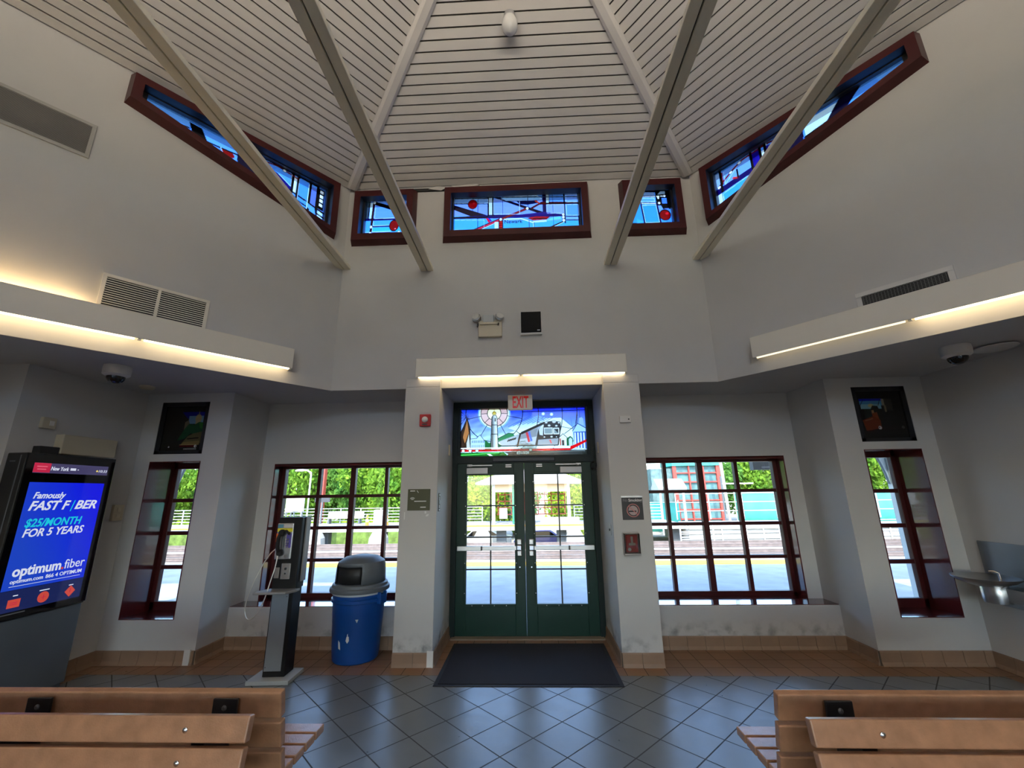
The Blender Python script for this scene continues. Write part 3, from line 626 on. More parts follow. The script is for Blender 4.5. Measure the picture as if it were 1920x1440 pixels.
def art_town():
    a = Art(150, 156, (0, 0, 1000, 1040), 0, (26, 25, 20))
    a.rect(100, 150, 1000, 300, (20, 20, 150)); a.rect(600, 240, 950, 420, (120, 160, 200)); a.poly([(420, 150), (100, 150), (100, 700), (420, 700), (560, 600), (600, 330)], (40, 38, 30)); a.poly([(520, 380), (600, 340), (640, 420), (620, 620), (520, 560)], (110, 100, 78)); a.disc((830, 300), 75, (190, 170, 125), 95); a.rect(770, 300, 890, 430, (180, 160, 120)); a.poly([(810, 220), (830, 120), (850, 220)], (150, 140, 110))
    a.poly([(400, 800), (520, 560), (620, 420), (760, 440), (860, 380), (1000, 400), (1000, 700), (700, 640), (560, 760)], (24, 80, 44)); a.poly([(860, 390), (1000, 400), (1000, 560), (900, 520)], (44, 110, 40)); a.poly([(520, 860), (640, 700), (760, 640), (960, 600), (960, 860)], (100, 92, 58)); a.line([(640, 760), (900, 740)], 22, (60, 30, 20)); a.poly([(480, 900), (560, 830), (940, 800), (940, 900)], (140, 120, 70)); a.line([(480, 890), (880, 885)], 12, (190, 160, 100))
    for x in (300, 340, 420): a.line([(x, 180), (x - 40, 720)], 5, (16, 16, 14))
    a.rect(480, 905, 880, 945, (90, 14, 20)); a.line([(240, 935), (480, 925)], 10, (50, 10, 14)); a.disc((860, 925), 32, (240, 235, 225)); a.disc((870, 925), 12, (60, 40, 40)); a.disc((230, 935), 18, (240, 240, 240)); a.rect(590, 970, 890, 1000, (185, 185, 180)); a.line([(600, 985), (880, 985)], 4, (60, 60, 60))
    for k in range(12): a.line([(610 + k * 24, 968), (606 + k * 24, 1002)], 6, (60, 60, 58))
    return a
def art_street():
    a = Art(150, 156, (0, 0, 1000, 1040), 0, (24, 24, 22))
    a.rect(70, 180, 560, 240, (30, 40, 190)); a.rect(70, 230, 560, 330, (80, 150, 210)); a.rect(80, 300, 520, 400, (130, 190, 215)); a.disc((300, 330), 60, (185, 190, 150), 40); a.line([(70, 330), (160, 200)], 12, LD); a.line([(460, 330), (520, 200)], 14, LD)
    a.rect(560, 190, 760, 440, (62, 58, 50)); a.rect(545, 190, 600, 330, (150, 145, 130)); a.rect(580, 330, 620, 470, (130, 125, 100)); a.rect(130, 400, 260, 600, (52, 58, 50)); a.poly([(270, 420), (330, 330), (440, 340), (480, 480), (480, 640), (290, 640)], (44, 40, 26)); a.rect(290, 430, 340, 500, (170, 130, 90)); a.poly([(290, 500), (400, 470), (440, 820), (300, 820)], (150, 70, 34)); a.poly([(60, 640), (300, 560), (440, 640), (430, 840), (100, 860)], (130, 56, 26)); a.line([(120, 650), (280, 610)], 16, (170, 110, 80))
    a.line([(100, 1000 - 110), (330, 840), (520, 820), (900, 810)], 26, (66, 14, 16)); a.disc((395, 805), 36, (240, 235, 225)); a.disc((380, 800), 14, (60, 40, 40)); a.disc((880, 805), 30, (70, 70, 66))
    for k in range(9): a.line([(480 + k * 20, 640 - k * 14), (700 + k * 28, 520 - k * 20)], 4, (44, 44, 40)); a.line([(300 + k * 10, 880 + k * 14), (920, 860 + k * 12)], 4, (40, 40, 38))
    return a
def art_panel(n, s, art, label):
    r = sroot('window_%d' % n, label); x0, x1 = sorted((s * 3.815, s * 4.415)); z0, z1 = 2.214, 2.845; y = YB + .02
    f = MB(); f.box(x0, x0 + .05, y - .012, y + .03, z0, z1).box(x1 - .05, x1, y - .012, y + .03, z0, z1).box(x0, x1, y - .012, y + .03, z0, z0 + .04).box(x0, x1, y - .012, y + .03, z1 - .05, z1); f.build('frame', LEADM, r)
    bx(x0, x1, y + .05, y + .06, z0, z1).build('backing', BLACKM, r)
    a = art_pane('pane', art, [(x0 + .04, y, z0 + .03), (x1 - .04, y, z0 + .03), (x1 - .04, y, z1 - .04), (x0 + .04, y, z1 - .04)], PRINT, r, .6)  # unlit look of the panel is put into its dark colours
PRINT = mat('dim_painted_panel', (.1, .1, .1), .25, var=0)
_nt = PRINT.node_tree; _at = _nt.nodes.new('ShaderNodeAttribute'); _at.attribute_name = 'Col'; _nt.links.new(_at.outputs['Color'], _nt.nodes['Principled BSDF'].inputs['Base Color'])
art_panel(11, -1, art_town(), 'glass panel painted dark as if unlit, a domed hill town above the left narrow window')
art_panel(12, 1, art_street(), 'glass panel painted dark as if unlit, street with blue sky above the right narrow window')

# ---------------------------------------------------------------- doors
W2 = .965
f = MB().box(-W2, -.895, -.03, .09, 0, 2.943).box(.895, W2, -.03, .09, 0, 2.943).box(-.9, .9, -.03, .09, 2.855, 2.943).box(-.9, .9, -.03, .09, 2.10, 2.20)
f.box(-.9, -.862, -.015, .07, 2.2, 2.86).box(.862, .9, -.015, .07, 2.2, 2.86)
struct('trim_10', f, mat('dark_green_frame', (.004, .014, .012), .45, spec=.3, var=.06), 'dark green frame around the double doors', bevel=.004)
struct('trim_11', bx(-.93, .93, -.12, .1, 0, .012), mat('threshold_stone', (.22, .17, .12), .6), 'low tan threshold under the double doors')
def art_train():
    a = Art(400, 156, (160, 165, 1730, 765), 0, (60, 130, 225), 1.5); P = a.poly; OL = (8, 10, 24)
    a.grad(R4(160, 1735, 160, 780), (14, 62, 205), (205, 232, 250), 165, 640, .18)
    a.grad([(900, 160), (1735, 160), (1735, 460), (1180, 330)], (34, 34, 205), (150, 190, 240), 165, 460)
    P([(620, 520), (900, 440), (1130, 360), (1240, 300), (1420, 300), (1560, 420), (1560, 640), (620, 640)], (225, 238, 235)); a.grad([(760, 420), (1130, 260), (1250, 300), (900, 470)], (120, 175, 235), (235, 240, 230), 260, 470)
    for k in range(9): a.line([(760 + k * 60, 400 - k * 8), (1100 + k * 70, 240 - k * 14)], 7, (70, 110, 190))
    a.disc((583, 225), 205, (140, 190, 238)); a.disc((583, 225), 190, (230, 222, 205))
    a.disc((583, 225), 168, (232, 190, 178)); a.disc((583, 225), 87, (250, 236, 190))
    for r_, w_ in ((87, 6), (168, 6), (360, 6), (560, 6), (860, 6), (1045, 6)): a.ring((583, 225), r_, w_, OL)
    for an in (0, 40, 60, 118, 142, 180, 90): pass
    for an, r0, r1 in ((2, 87, 168), (178, 87, 168), (48, 87, 168), (135, 87, 168), (12, 168, 360), (168, 168, 360), (62, 168, 330), (121, 168, 330), (40, 360, 560)):
        c_, s_ = math.cos(math.radians(an)), math.sin(math.radians(an)); a.line([(583 + r0 * c_, 225 + r0 * s_), (583 + r1 * c_, 225 + r1 * s_)], 5, OL)
    a.line([(940, 215), (1735, 205)], 5, OL); a.line([(1130, 350), (1560, 440)], 4, OL); a.line([(1460, 500), (1600, 400), (1630, 200)], 5, OL)
    # church and house on the left
    for k in range(5): a.line([(165, 360 - k * 40), (250 + k * 6, 230 + k * 20)], 5, (20, 40, 90))
    P([(160, 470), (240, 285), (275, 400), (290, 690), (160, 690)], (70, 48, 36)); P([(190, 520), (240, 310), (262, 470), (215, 600)], (190, 130, 80)); P([(235, 600), (265, 480), (285, 690), (240, 690)], (205, 200, 190)); a.line([(160, 470), (240, 285), (275, 400), (290, 690)], 7, OL)
    P([(285, 545), (300, 500), (360, 540), (405, 495), (460, 570), (465, 690), (290, 690)], (195, 215, 232)); a.line([(285, 545), (360, 540), (405, 495), (465, 575)], 6, (40, 60, 90))
    for k in range(7): a.rect(303 + k * 24, 565, 313 + k * 24, 595, (90, 120, 165)); a.rect(303 + k * 24, 620, 311 + k * 24, 680, (120, 140, 170))
    P([(465, 560), (520, 600), (560, 570), (545, 680), (465, 680)], (24, 120, 70)); P([(630, 545), (700, 510), (760, 480), (820, 490), (850, 530), (940, 470), (950, 490), (860, 540), (740, 580), (640, 590)], (30, 140, 92)); P([(620, 600), (690, 640), (630, 660)], (30, 120, 80)); a.line([(630, 545), (760, 480), (820, 488)], 5, OL)
    # monument
    P([(538, 660), (552, 280), (575, 245), (600, 245), (618, 280), (632, 660)], (196, 198, 192)); P([(538, 660), (552, 280), (575, 245), (572, 660)], (120, 122, 120)); P([(596, 660), (598, 250), (618, 280), (632, 660)], (228, 230, 226)); a.line([(538, 660), (552, 280), (575, 245), (600, 245), (618, 280), (632, 660)], 6, OL)
    a.line([(548, 375), (622, 375)], 5, OL); a.line([(544, 490), (626, 490)], 5, OL); a.rect(588, 285, 604, 330, (30, 30, 30)); a.disc((584, 228), 26, (30, 28, 20)); a.disc((584, 228), 20, (225, 185, 60)); a.line([(584, 165), (584, 215)], 6, (200, 170, 60)); P([(560, 245), (584, 222), (608, 245)], (210, 190, 90))
    # train
    P([(640, 585), (700, 560), (940, 480), (1200, 380), (1140, 440), (1090, 640), (680, 640)], (176, 178, 180)); P([(640, 585), (860, 520), (890, 640), (680, 640)], (188, 190, 192)); P([(900, 500), (1130, 420), (1085, 640), (880, 640)], (150, 152, 154)); P([(900, 560), (1110, 530), (1085, 640), (885, 640)], (190, 192, 194))
    for k in range(5): a.line([(752 + k * 22, 582 - k * 6), (764 + k * 22, 566 - k * 6)], 10, (30, 30, 32))
    P([(975, 480), (1005, 470), (1030, 590), (1005, 600)], (205, 70, 80)); P([(1005, 470), (1030, 460), (1060, 580), (1035, 590)], (110, 130, 200)); a.line([(930, 482), (1210, 360)], 20, (24, 24, 28)); a.line([(910, 490), (870, 650)], 14, (24, 24, 28)); a.line([(650, 640), (1370, 640)], 8, OL)
    P([(1200, 375), (1245, 345), (1330, 335), (1415, 350), (1418, 420), (1385, 640), (1090, 640), (1135, 440), (1205, 400)], (62, 62, 64)); P([(1140, 440), (1200, 400), (1190, 520), (1150, 510)], (205, 206, 205)); P([(1130, 570), (1380, 555), (1370, 635), (1120, 635)], (165, 168, 170)); P([(1265, 575), (1285, 572), (1300, 615), (1285, 618)], (220, 90, 90))
    for q in (R4(1210, 1310, 425, 500), R4(1325, 1390, 430, 500)): a.poly(q, (150, 160, 158)); a.line(q + [q[0]], 9, (225, 225, 220))
    a.poly([(1330, 440), (1385, 440), (1380, 490)], (60, 66, 70)); 
    for q, r_ in (((1237, 357), 17), ((1335, 348), 24), ((1395, 362), 14), ((1272, 395), 18), ((1362, 400), 16), ((1297, 535), 15), ((1208, 538), 11), ((1358, 538), 8)): a.disc(q, r_ + 3, OL, r_ * .7 + 3); a.disc(q, r_, (205, 206, 200), r_ * .7)
    a.line([(1215, 330), (1180, 300), (1250, 240), (1330, 255)], 4, (40, 60, 110))
    for q in ((1203, 245), (1307, 253)): a.disc(q, 22, (150, 190, 240)); a.disc(q, 14, (240, 246, 250))
    # right-hand houses and portico
    P([(1395, 545), (1440, 500), (1480, 545), (1480, 645), (1395, 645)], (220, 225, 222)); a.line([(1385, 550), (1440, 500), (1490, 552)], 7, (60, 50, 50)); a.rect(1422, 580, 1452, 645, (70, 70, 74)); a.rect(1398, 560, 1412, 645, (190, 60, 50)); P([(1480, 560), (1530, 530), (1560, 560), (1560, 650), (1480, 650)], (30, 110, 70)); P([(1508, 570), (1530, 548), (1552, 570), (1552, 650), (1508, 650)], (190, 205, 220))
    P([(1560, 470), (1625, 375), (1735, 440), (1735, 690), (1570, 680)], (180, 205, 235)); P([(1570, 480), (1735, 475), (1735, 690), (1580, 670)], (70, 110, 180))
    for k in range(5): a.rect(1580 + k * 36, 490, 1598 + k * 36, 690, (215, 228, 240))
    a.line([(1560, 470), (1625, 375), (1735, 440)], 8, (40, 60, 110)); P([(1645, 380), (1650, 310), (1675, 295), (1700, 315), (1705, 400)], (160, 185, 220)); a.line([(1660, 300), (1660, 200)], 8, (70, 90, 130)); a.line([(1480, 330), (1560, 420), (1545, 300)], 4, (90, 110, 130))
    # red line map band and foreground
    a.rect(160, 655, 1540, 668, (250, 250, 248)); P([(640, 655), (480, 655), (470, 668), (700, 668)], (230, 240, 235)); a.rect(160, 678, 1530, 705, (212, 12, 32)); P([(1520, 660), (1735, 570), (1735, 600), (1530, 700)], (212, 12, 32))
    for k in range(22): a.line([(430 + k * 60, 692), (465 + k * 60, 692)], 5, (130, 6, 18))
    P([(160, 715), (700, 712), (760, 770), (160, 770)], (20, 130, 48)); a.line([(170, 745), (640, 722)], 10, (110, 205, 110)); P([(490, 735), (530, 735), (575, 765), (540, 768)], (235, 240, 235)); P([(750, 745), (790, 720), (835, 750), (830, 768), (745, 768)], (110, 88, 56)); P([(700, 712), (1735, 700), (1735, 780), (840, 780)], (70, 74, 76)); a.line([(1030, 730), (1700, 712)], 8, (120, 124, 124))
    for x in (196, 282, 367, 1033): a.disc((x, 692), 21, OL); a.disc((x, 692), 17, (248, 244, 240))
    gl = {'E': [[(1, 0), (0, 0), (0, 2), (1, 2)], [(0, 1), (.8, 1)]], 'D': [[(0, 0), (.7, 0), (1, .5), (1, 1.5), (.7, 2), (0, 2), (0, 0)]], 'I': [[(.5, 0), (.5, 2)]], 'S': [[(1, .2), (.6, 0), (.2, .1), (0, .5), (.3, .9), (.8, 1.1), (1, 1.5), (.7, 2), (.3, 2), (0, 1.8)]], 'O': [[(.3, 0), (.7, 0), (1, .5), (1, 1.5), (.7, 2), (.3, 2), (0, 1.5), (0, .5), (.3, 0)]], 'N': [[(0, 2), (0, 0), (1, 2), (1, 0)]]}
    for i, ch in enumerate('EDISON'):
        for st in gl[ch]: a.line([(866 + i * 25.5 + 17 * px, 714 + 13 * py) for px, py in st], 8, (255, 255, 255))
    return a
r = sroot('window_10', 'painted glass transom above the doors with a train, a tall monument and houses')
art_pane('pane', art_train(), [(-.866, .02, 2.196), (.866, .02, 2.196), (.866, .02, 2.858), (-.866, .02, 2.858)], PAINTG, r, .47, 1.3)
def door(n, s, label):
    r = sroot('door_%d' % n, label); X = lambda a: s * a; y0, y1 = -.022, .022; rr = [0.005, .89]
    g0, g1, gz0, gz1 = .135, .76, .375, 1.945
    p = MB(); p.box(X(.0012), X(g0), y0, y1, .016, 2.098).box(X(g1), X(.893), y0, y1, .016, 2.098).box(X(g0), X(g1), y0, y1, .016, gz0).box(X(g0), X(g1), y0, y1, gz1, 2.098)
    p.build('leaf', GREEN, r, bevel=.003)
    m = MB(); d = y0 - .012
    for a, b, c, e in ((g0 - .03, g0, gz0 - .03, gz1 + .03), (g1, g1 + .03, gz0 - .03, gz1 + .03), (g0, g1, gz0 - .03, gz0), (g0, g1, gz1, gz1 + .03)): m.box(X(a), X(b), d, y0, c, e)
    m.build('glazing_bead', GREEN, r, bevel=.004)
    sc_ = MB()
    for z in (.5, .85, 1.2, 1.55, 1.85): sc_.lathe([(.006, 0), (.004, .003)], (X(g0 - .016), d, z), 8, 'y').lathe([(.006, 0), (.004, .003)], (X(g1 + .016), d, z), 8, 'y')
    for q in (.25, .4, .55, .68): sc_.lathe([(.006, 0), (.004, .003)], (X(q), d, gz0 - .016), 8, 'y')
    sc_.build('screws', ALU, r)
    bx(X(g0), X(g1), -.003, .003, gz0, gz1).build('pane', GLASS, r)
    mn = MB(); mn.box(X(.4475 - .009), X(.4475 + .009), -.008, .008, gz0, gz1)
    for z in (.772, 1.160, 1.55): mn.box(X(g0), X(g1), -.008, .008, z - .009, z + .009)
    mn.build('muntin', BLACK, r)
    pb = MB(); pb.box(X(.11), X(.55), y0 - .075, y0 - .03, 1.008, 1.058); pb.box(X(.56), X(.87), y0 - .08, y0 - .022, 1.004, 1.062).box(X(.11), X(.14), y0 - .06, y0, 1.01, 1.055)
    pbo = pb.build('push_bar', ALU, r, bevel=.006)
    bx(X(.548), X(.562), y0 - .078, y0 - .03, 1.006, 1.06).build('bar_joint', BLACK, pbo)
    hd = MB(); hd.box(X(.045), X(.108), y0 - .055, y0, 1.068, 1.138).box(X(.045), X(.108), y0 - .045, y0, .932, 1.0); hd.build('latch_housing', ALU, r, bevel=.01)
    bx(X(.05), X(.11), y0 - .05, y0, 1.004, 1.062).build('latch', CHROME, r, bevel=.006)
    MB().lathe([(.012, 0), (.012, .006), (.008, .012)], (X(.075), y0, .80), 14, 'y').build('lock_cylinder', CHROME, r, smooth=True)
    cl = MB().box(X(.478), X(.763), y0 - .055, y0, 1.96, 2.04).build('closer', mat('closer_grey', (.50, .51, .52), .45, metal=.3), r, bevel=.006)
    ar = MB().box(X(.42), X(.70), y0 - .05, y0 - .03, 2.062, 2.078).lathe([(.024, 0), (.024, .02)], (X(.72), y0 - .05, 2.055), 14).box(X(.69), X(.755), y0 - .058, y0 - .025, 2.058, 2.085); ar.build('closer_arm', ALU, cl, bevel=.004)
    MB().box(X(.165), X(.245), y0 - .03, y0, 2.043, 2.058).box(X(.165), X(.245), y0 - .028, y0, 2.066, 2.082).build('door_contact', ALU, r, bevel=.003)
door(1, -1, 'left leaf of the green double doors, glazed with eight lights'); door(2, 1, 'right leaf of the green double doors, glazed with eight lights')
struct('trim_12', MB().box(-.42, .42, -.05, -.03, 2.115, 2.175), mat('header_plate', (.012, .02, .03), .4), 'dark plate on the door head', bevel=.01)

# ================================================================ THINGS ON WALLS AND CEILING
ROT_L = math.pi / 2 - AZ; ROT_R = -ROT_L          # local -y faces the room
def wall_thing(name, label, cat, side, t, z, q=0., group=None):
    if side == 'F': return thing(name, label, cat, (t, YU - q, z), 0, group)
    return thing(name, label, cat, wl(t, q, z) if side == 'L' else wr(t, q, z), ROT_L if side == 'L' else ROT_R, group)
# beams
def beam(x, y0, z, label, ya=-9.0):
    r = thing('ceiling_beam', label, 'beam', (x, y0, z)); r['kind'] = 'thing'
    L = ya - y0
    for s in (-1, 1):
        m = MB(); m.box(s * .006, s * .082, L, 0, .012, .058); m.build('channel', BEAM, r, bevel=.004)
    bx(-.0065, .0065, L, 0, .034, .056).build('web_gap', BLACKM, r)
for x, y0, z, lb in ((-2.315, YU + .03, 4.59, 'outermost pale steel beam on the left, ending at the left wall corner'), (-1.205, YU + .03, 4.53, 'pale steel beam crossing in front of the left small clerestory window'), (1.183, YU + .03, 4.53, 'pale steel beam crossing in front of the right small clerestory window'), (2.315, YU + .03, 4.56, 'outermost pale steel beam on the right, ending at the right wall corner')): beam(x, y0, z, lb)
# fluorescent lights
TUBEON = mat('lit_tube', (1, .95, .85), .4, var=0, emit=(1, .78, .48), estr=TUBE)
TUBEFILL = mat('rear_fill_tube', (1, .95, .85), .4, var=0, emit=(1, .78, .52), estr=REARFILL)  # fill tube of the added rear uplight
TUBEOFF = mat('dim_tube', (.85, .82, .72), .35, var=0, emit=(1, .85, .6), estr=DIMTUBE)
def fluorescent(label, side, t, L, lit, z0=3.10, dpt=.13, group=None, loc=None, rz=None, up=0, open_top=0):
    r = thing('fluorescent_light', label, 'light fixture', loc, rz) if loc else wall_thing('fluorescent_light', label, 'light fixture', side, t, z0, 0, group)
    h = MB(); h.box(0, L, -dpt, -dpt + .006, .0, .232).box(open_top, L, -dpt, -.001 if not up else -dpt + .02, .226, .232).box(0, .006, -dpt, 0, .0, .232).box(L - .006, L, -dpt, 0, .0, .232).box(0, L, -.006, 0, .02, .232)
    h.build('housing', FIXT, r, bevel=.002)
    h = MB().prism([(.02, -.1, .07), (.02, -.03, .07), (.02, -.02, .12), (.02, -.11, .12)], (L - .04, 0, 0)); h.build('reflector', FIXT, r)
    n = len(lit); sL = L / n
    for i, on in enumerate(lit):
        m = MB().tube([(i * sL + .035, -dpt + .035, .012), ((i + 1) * sL - .03, -dpt + .035, .012)], .021, 12); m.build('tube', TUBEON if on == 1 else TUBEOFF, r, smooth=True)
        if up: m = MB().tube([(i * sL + .035, -.06, .215), ((i + 1) * sL - .03, -.06, .215)], .017, 12); m.build('uplight_tube', TUBEFILL if up == 1 else TUBEON, r, smooth=True)
    if open_top: MB().tube([(.03, -.065, .205), (open_top - .03, -.065, .205)], .012, 12).build('uplight_tube', mat('warm_uplight', (1, .95, .85), .4, var=0, emit=(1, .70, .36), estr=11.0), r, smooth=True)
    for x in [.02] + [i * sL + .003 for i in range(1, n)] + [L - .015]: bx(x - .012, x + .012, -dpt + .01, -dpt + .06, -.004, .06).build('lampholder', ALU, r)
    return r
# local x of the left wall points towards the corner
fluorescent('long warm fluorescent light on the upper left wall, both tubes lit', 'L', .52 + 2.63, 2.63, (1, 1), open_top=.95)
fluorescent('long fluorescent light on the upper right wall, near tube unlit', 'R', .47, 2.56, (0, 1))
fluorescent('fluorescent light box centred over the green doors', 'F', -1.26, 2.51, (1, 1), z0=3.065)
fluorescent('fluorescent light further along the upper left wall, beyond the frame', 'L', 3.3 + 1.4, 1.4, (1,), up=2)
fluorescent('fluorescent light further along the upper right wall, beyond the frame', 'R', 3.25, 1.5, (1,))
for s in (-1, 1):
    fluorescent('added fluorescent fill light on the %s side wall, unseen behind the viewer' % ('left' if s < 0 else 'right'), None, 0, 2.6, (0, 0), loc=(s * 5.5, -5.0 if s > 0 else -7.6, 3.1), rz=-s * math.pi / 2)  # side fixtures added out of view for fill
fluorescent('added fill uplight on the rear wall, unseen behind the viewer', None, 0, 2.6, (0, 0), loc=(1.3, 2 * YM - YU, 3.1), rz=math.pi, up=1)  # added rear uplight, lifts the ceiling and front wall
# fill troughs added on the beams, unseen behind the viewer, to brighten the ceiling
for x0, nm in ((-2.45, 'left'), (.05, 'right')):
    r = thing('fill_trough', nm + ' trough uplight added as ceiling fill, unseen behind the viewer', 'light fixture', (x0, -7.0, 4.66), 0, 'added fill troughs on the beams')
    MB().box(0, 2.4, -.13, .13, 0, .01).box(0, 2.4, -.13, -.12, 0, .075).box(0, 2.4, .12, .13, 0, .075).box(0, .01, -.13, .13, 0, .075).box(2.39, 2.4, -.13, .13, 0, .075).build('trough', FIXT, r)
    MB().tube([(.03, 0, .052), (2.37, 0, .052)], .02, 12).build('tube', mat('trough_fill_tube', (1, .95, .85), .4, var=0, emit=(1, .90, .78), estr=CEILFILL), r, smooth=True)
# vents
def vent(label, side, t, z, L, H, ny, mid=0, lattice=0, rim=.03, name='wall_vent', sm=None):
    r = wall_thing(name, label, 'vent', side, t, z)
    f = MB().box(0, L, -.014, 0, 0, rim).box(0, L, -.014, 0, H - rim, H).box(0, rim, -.014, 0, rim, H - rim).box(L - rim, L, -.014, 0, rim, H - rim)
    if mid: f.box(L / 2 - .012, L / 2 + .012, -.013, 0, rim, H - rim)
    f.build('frame', sm or FIXT, r, bevel=.002)
    bx(rim, L - rim, -.002, 0, rim, H - rim).build('backing', BLACKM if ny < 20 else mat('grille_back', (.16, .155, .15), .8), r)
    l = MB(); p = (H - 2 * rim) / ny
    for k in range(ny): zz = rim + (k + .5) * p; l.prism([(rim, -.012, zz - p * .05), (rim, -.003, zz + p * .2), (rim, -.003, zz + p * .06), (rim, -.012, zz - p * .40)], (L - 2 * rim, 0, 0))
    for k in range(lattice): x = rim + (k + .5) * (L - 2 * rim) / lattice; l.box(x - .002, x + .002, -.011, -.002, rim, H - rim)
    l.build('louvers', (mat('dark_louver', (.13, .13, .125), .6) if lattice else sm or FIXT), r); return r
vent('white double return grille above the left wall light', 'L', 2.155, 3.25, .805, .425, 17, mid=1)
vent('large flush grille high on the upper left wall', 'L', 3.9, 4.71, 1.47, .36, 26, sm=mat('dull_grille', (.40, .39, .36), .6))
vent('shallow white grille above the right wall light', 'R', 1.415, 3.30, .665, .205, 9, lattice=26, rim=.042, sm=mat('grey_grille', (.66, .65, .62), .5))
# emergency light
r = wall_thing('emergency_light', 'cream emergency light with two clear lamp heads above the doors', 'emergency light', 'F', -.375, 3.585)
bx(-.145, .15, -.05, 0, 0, .215).build('battery_case', CREAM, r, bevel=.008)
bx(-.125, .1, -.075, 0, .155, .185).build('lamp_bar', CREAM, r, bevel=.005)
bx(-.085, .05, -.07, 0, .185, .285).build('test_head', mat('pale_grey_plastic', (.5, .53, .53), .45), r, bevel=.006)
for s, x in ((-1, -.15), (1, .105)):
    h = MB().lathe([(.02, 0), (.05, .02), (.058, .055), (.045, .07)], (0, 0, 0), 18, 'y'); o = h.build('lamp_head', STEEL, r, smooth=True, loc=(x, -.02, .235)); o.rotation_euler = (-.35, 0, s * .35)
    g = MB().lathe([(.05, .058), (.045, .078), (.015, .084)], (0, 0, 0), 18, 'y').build('lens', mat('frosted_lens', (.6, .6, .56), .2), o, smooth=True)
    bx(x - .012, x + .012, -.05, -.01, .14, .18).build('bracket', BLACK, r)
r = wall_thing('wall_speaker', 'square black grille speaker in a white rim above the doors', 'speaker', 'F', .137, 3.60)
bx(-.134, .134, -.055, 0, 0, .30).build('rim', WHITE, r, bevel=.004); g = bx(-.124, .124, -.07, -.05, .022, .292).build('grille', mat('black_cloth', (.006, .006, .006), .9, bump=.5, bscale=700), r, bevel=.004)
bx(.075, .108, -.0715, -.07, .04, .05).build('badge', ALU, r)
# exit sign
r = thing('exit_sign', 'white EXIT sign with red letters hanging over the doors', 'exit sign', (-.024, -.45, 2.74))
bx(-.158, .158, -.03, .03, 0, .192).build('panel', mat('exit_face', (.62, .57, .47), .4, var=.02, emit=(1, .85, .65), estr=.03), r, bevel=.006)
bx(-.07, .07, -.03, .03, .192, .214).build('canopy', WHITE, r)
text('EXIT', .215, .006, .024, -.031, 'lettering', mat('exit_letters', (.6, .012, .012), .4, var=0, emit=(1, .02, .02), estr=.06), r, 'CENTER', bold=.004, width=.205, depth=.002)
# pier devices
r = thing('fire_strobe', 'red fire alarm strobe on the left pier', 'fire alarm', (-1.13, YP, 2.475))
bx(-.064, .064, -.04, 0, 0, .142).build('body', REDP, r, bevel=.008)
MB().lathe([(.036, 0), (.036, .008), (.03, .02), (.012, .03)], (0, -.04, .078), 20, 'y').build('strobe_lens', mat('strobe_clear', (.75, .75, .72), .1), r, smooth=True)
bx(-.03, .03, -.044, -.04, .014, .028).build('grille', BLACK, r)
r = thing('wifi_sign', 'square olive wifi sign on the left pier', 'sign', (-1.172, YP, 1.535))
bx(-.127, .127, -.006, 0, 0, .232).build('plate', OLIVE, r, bevel=.002); 
bx(-.1, -.045, -.0075, -.006, .207, .217).build('header_text', INKW, r)
for rr_ in (.033, .022, .012):
    MB().tube([(-.072 + rr_ * math.cos(q), -.007, .108 + rr_ * math.sin(q)) for q in np.linspace(math.radians(40), math.radians(140), 9)], .0028, 6).build('wifi_arc', INKW, r)
MB().prism([(-.028, -.007, .217), (-.02, -.007, .217), (-.003, -.007, .192), (-.011, -.007, .192)], (0, .001, 0)).build('swoosh', INKW, r)
bx(-.05, .085, -.0075, -.006, .095, .105).build('network_text', INKW, r); bx(.02, .082, -.0075, -.006, .03, .041).build('footer_text', INKW, r)
r = thing('braille_plate', 'small vertical black plate with white marks inside the door recess', 'sign', (-WI, -.80, 1.52), math.pi / 2)
bx(-.04, .04, -.006, 0, 0, .2).build('plate', BLACK, r)
m = MB(); m.box(-.025, .025, -.008, -.006, .17, .19).box(-.02, .0, -.008, -.006, .12, .16).box(0, .02, -.008, -.006, .08, .12).box(-.02, .01, -.008, -.006, .035, .07).box(-.025, .025, -.008, -.006, .008, .024); m.build('marks', INKW, r)
r = thing('no_smoking_sign', 'dark no smoking sign on the right pier', 'sign', (1.19, YP, 1.41))
bx(-.112, .115, -.006, 0, 0, .247).build('plate', SIGND, r, bevel=.002); bx(-.115, .118, -.012, 0, .235, .252).build('top_rail', ALU, r)
text('No', .042, -.1, .192, -.0062, 'lettering', INKG, r, bold=.0008); text('Smoking', .042, -.037, .192, -.0062, 'lettering', INKW, r, bold=.0008, width=.145)
m = MB(); m.tube([(.006 + .066 * math.cos(q), -.0065, .098 + .066 * math.sin(q)) for q in np.linspace(0, 2 * math.pi, 33)], .0055, 6, caps=False); m.tube([(.006 + .064 * math.cos(q), -.0065, .098 + .064 * math.sin(q)) for q in (math.radians(135), math.radians(-45))], .005, 6); m.build('prohibition_ring', INKP, r)
bx(-.042, .04, -.0072, -.006, .082, .096).build('cigarette', INKB, r); m = MB(); m.lathe([(.05, 0), (.05, .001)], (.006, -.006, .098), 24, 'y'); m.build('disc', mat('pale_pink', (.5, .40, .39), .5), r)
r = thing('fire_pull_station', 'red fire pull station under a clear cover on the right pier', 'fire alarm', (1.145, YP, 1.055))
MB().box(-.092, .092, -.02, 0, 0, .232).build('back_box', mat('cover_grey', (.42, .40, .38), .35), r, bevel=.012)
bx(-.062, .062, -.05, -.02, .03, .205).build('pull_station', REDP, r, bevel=.005)
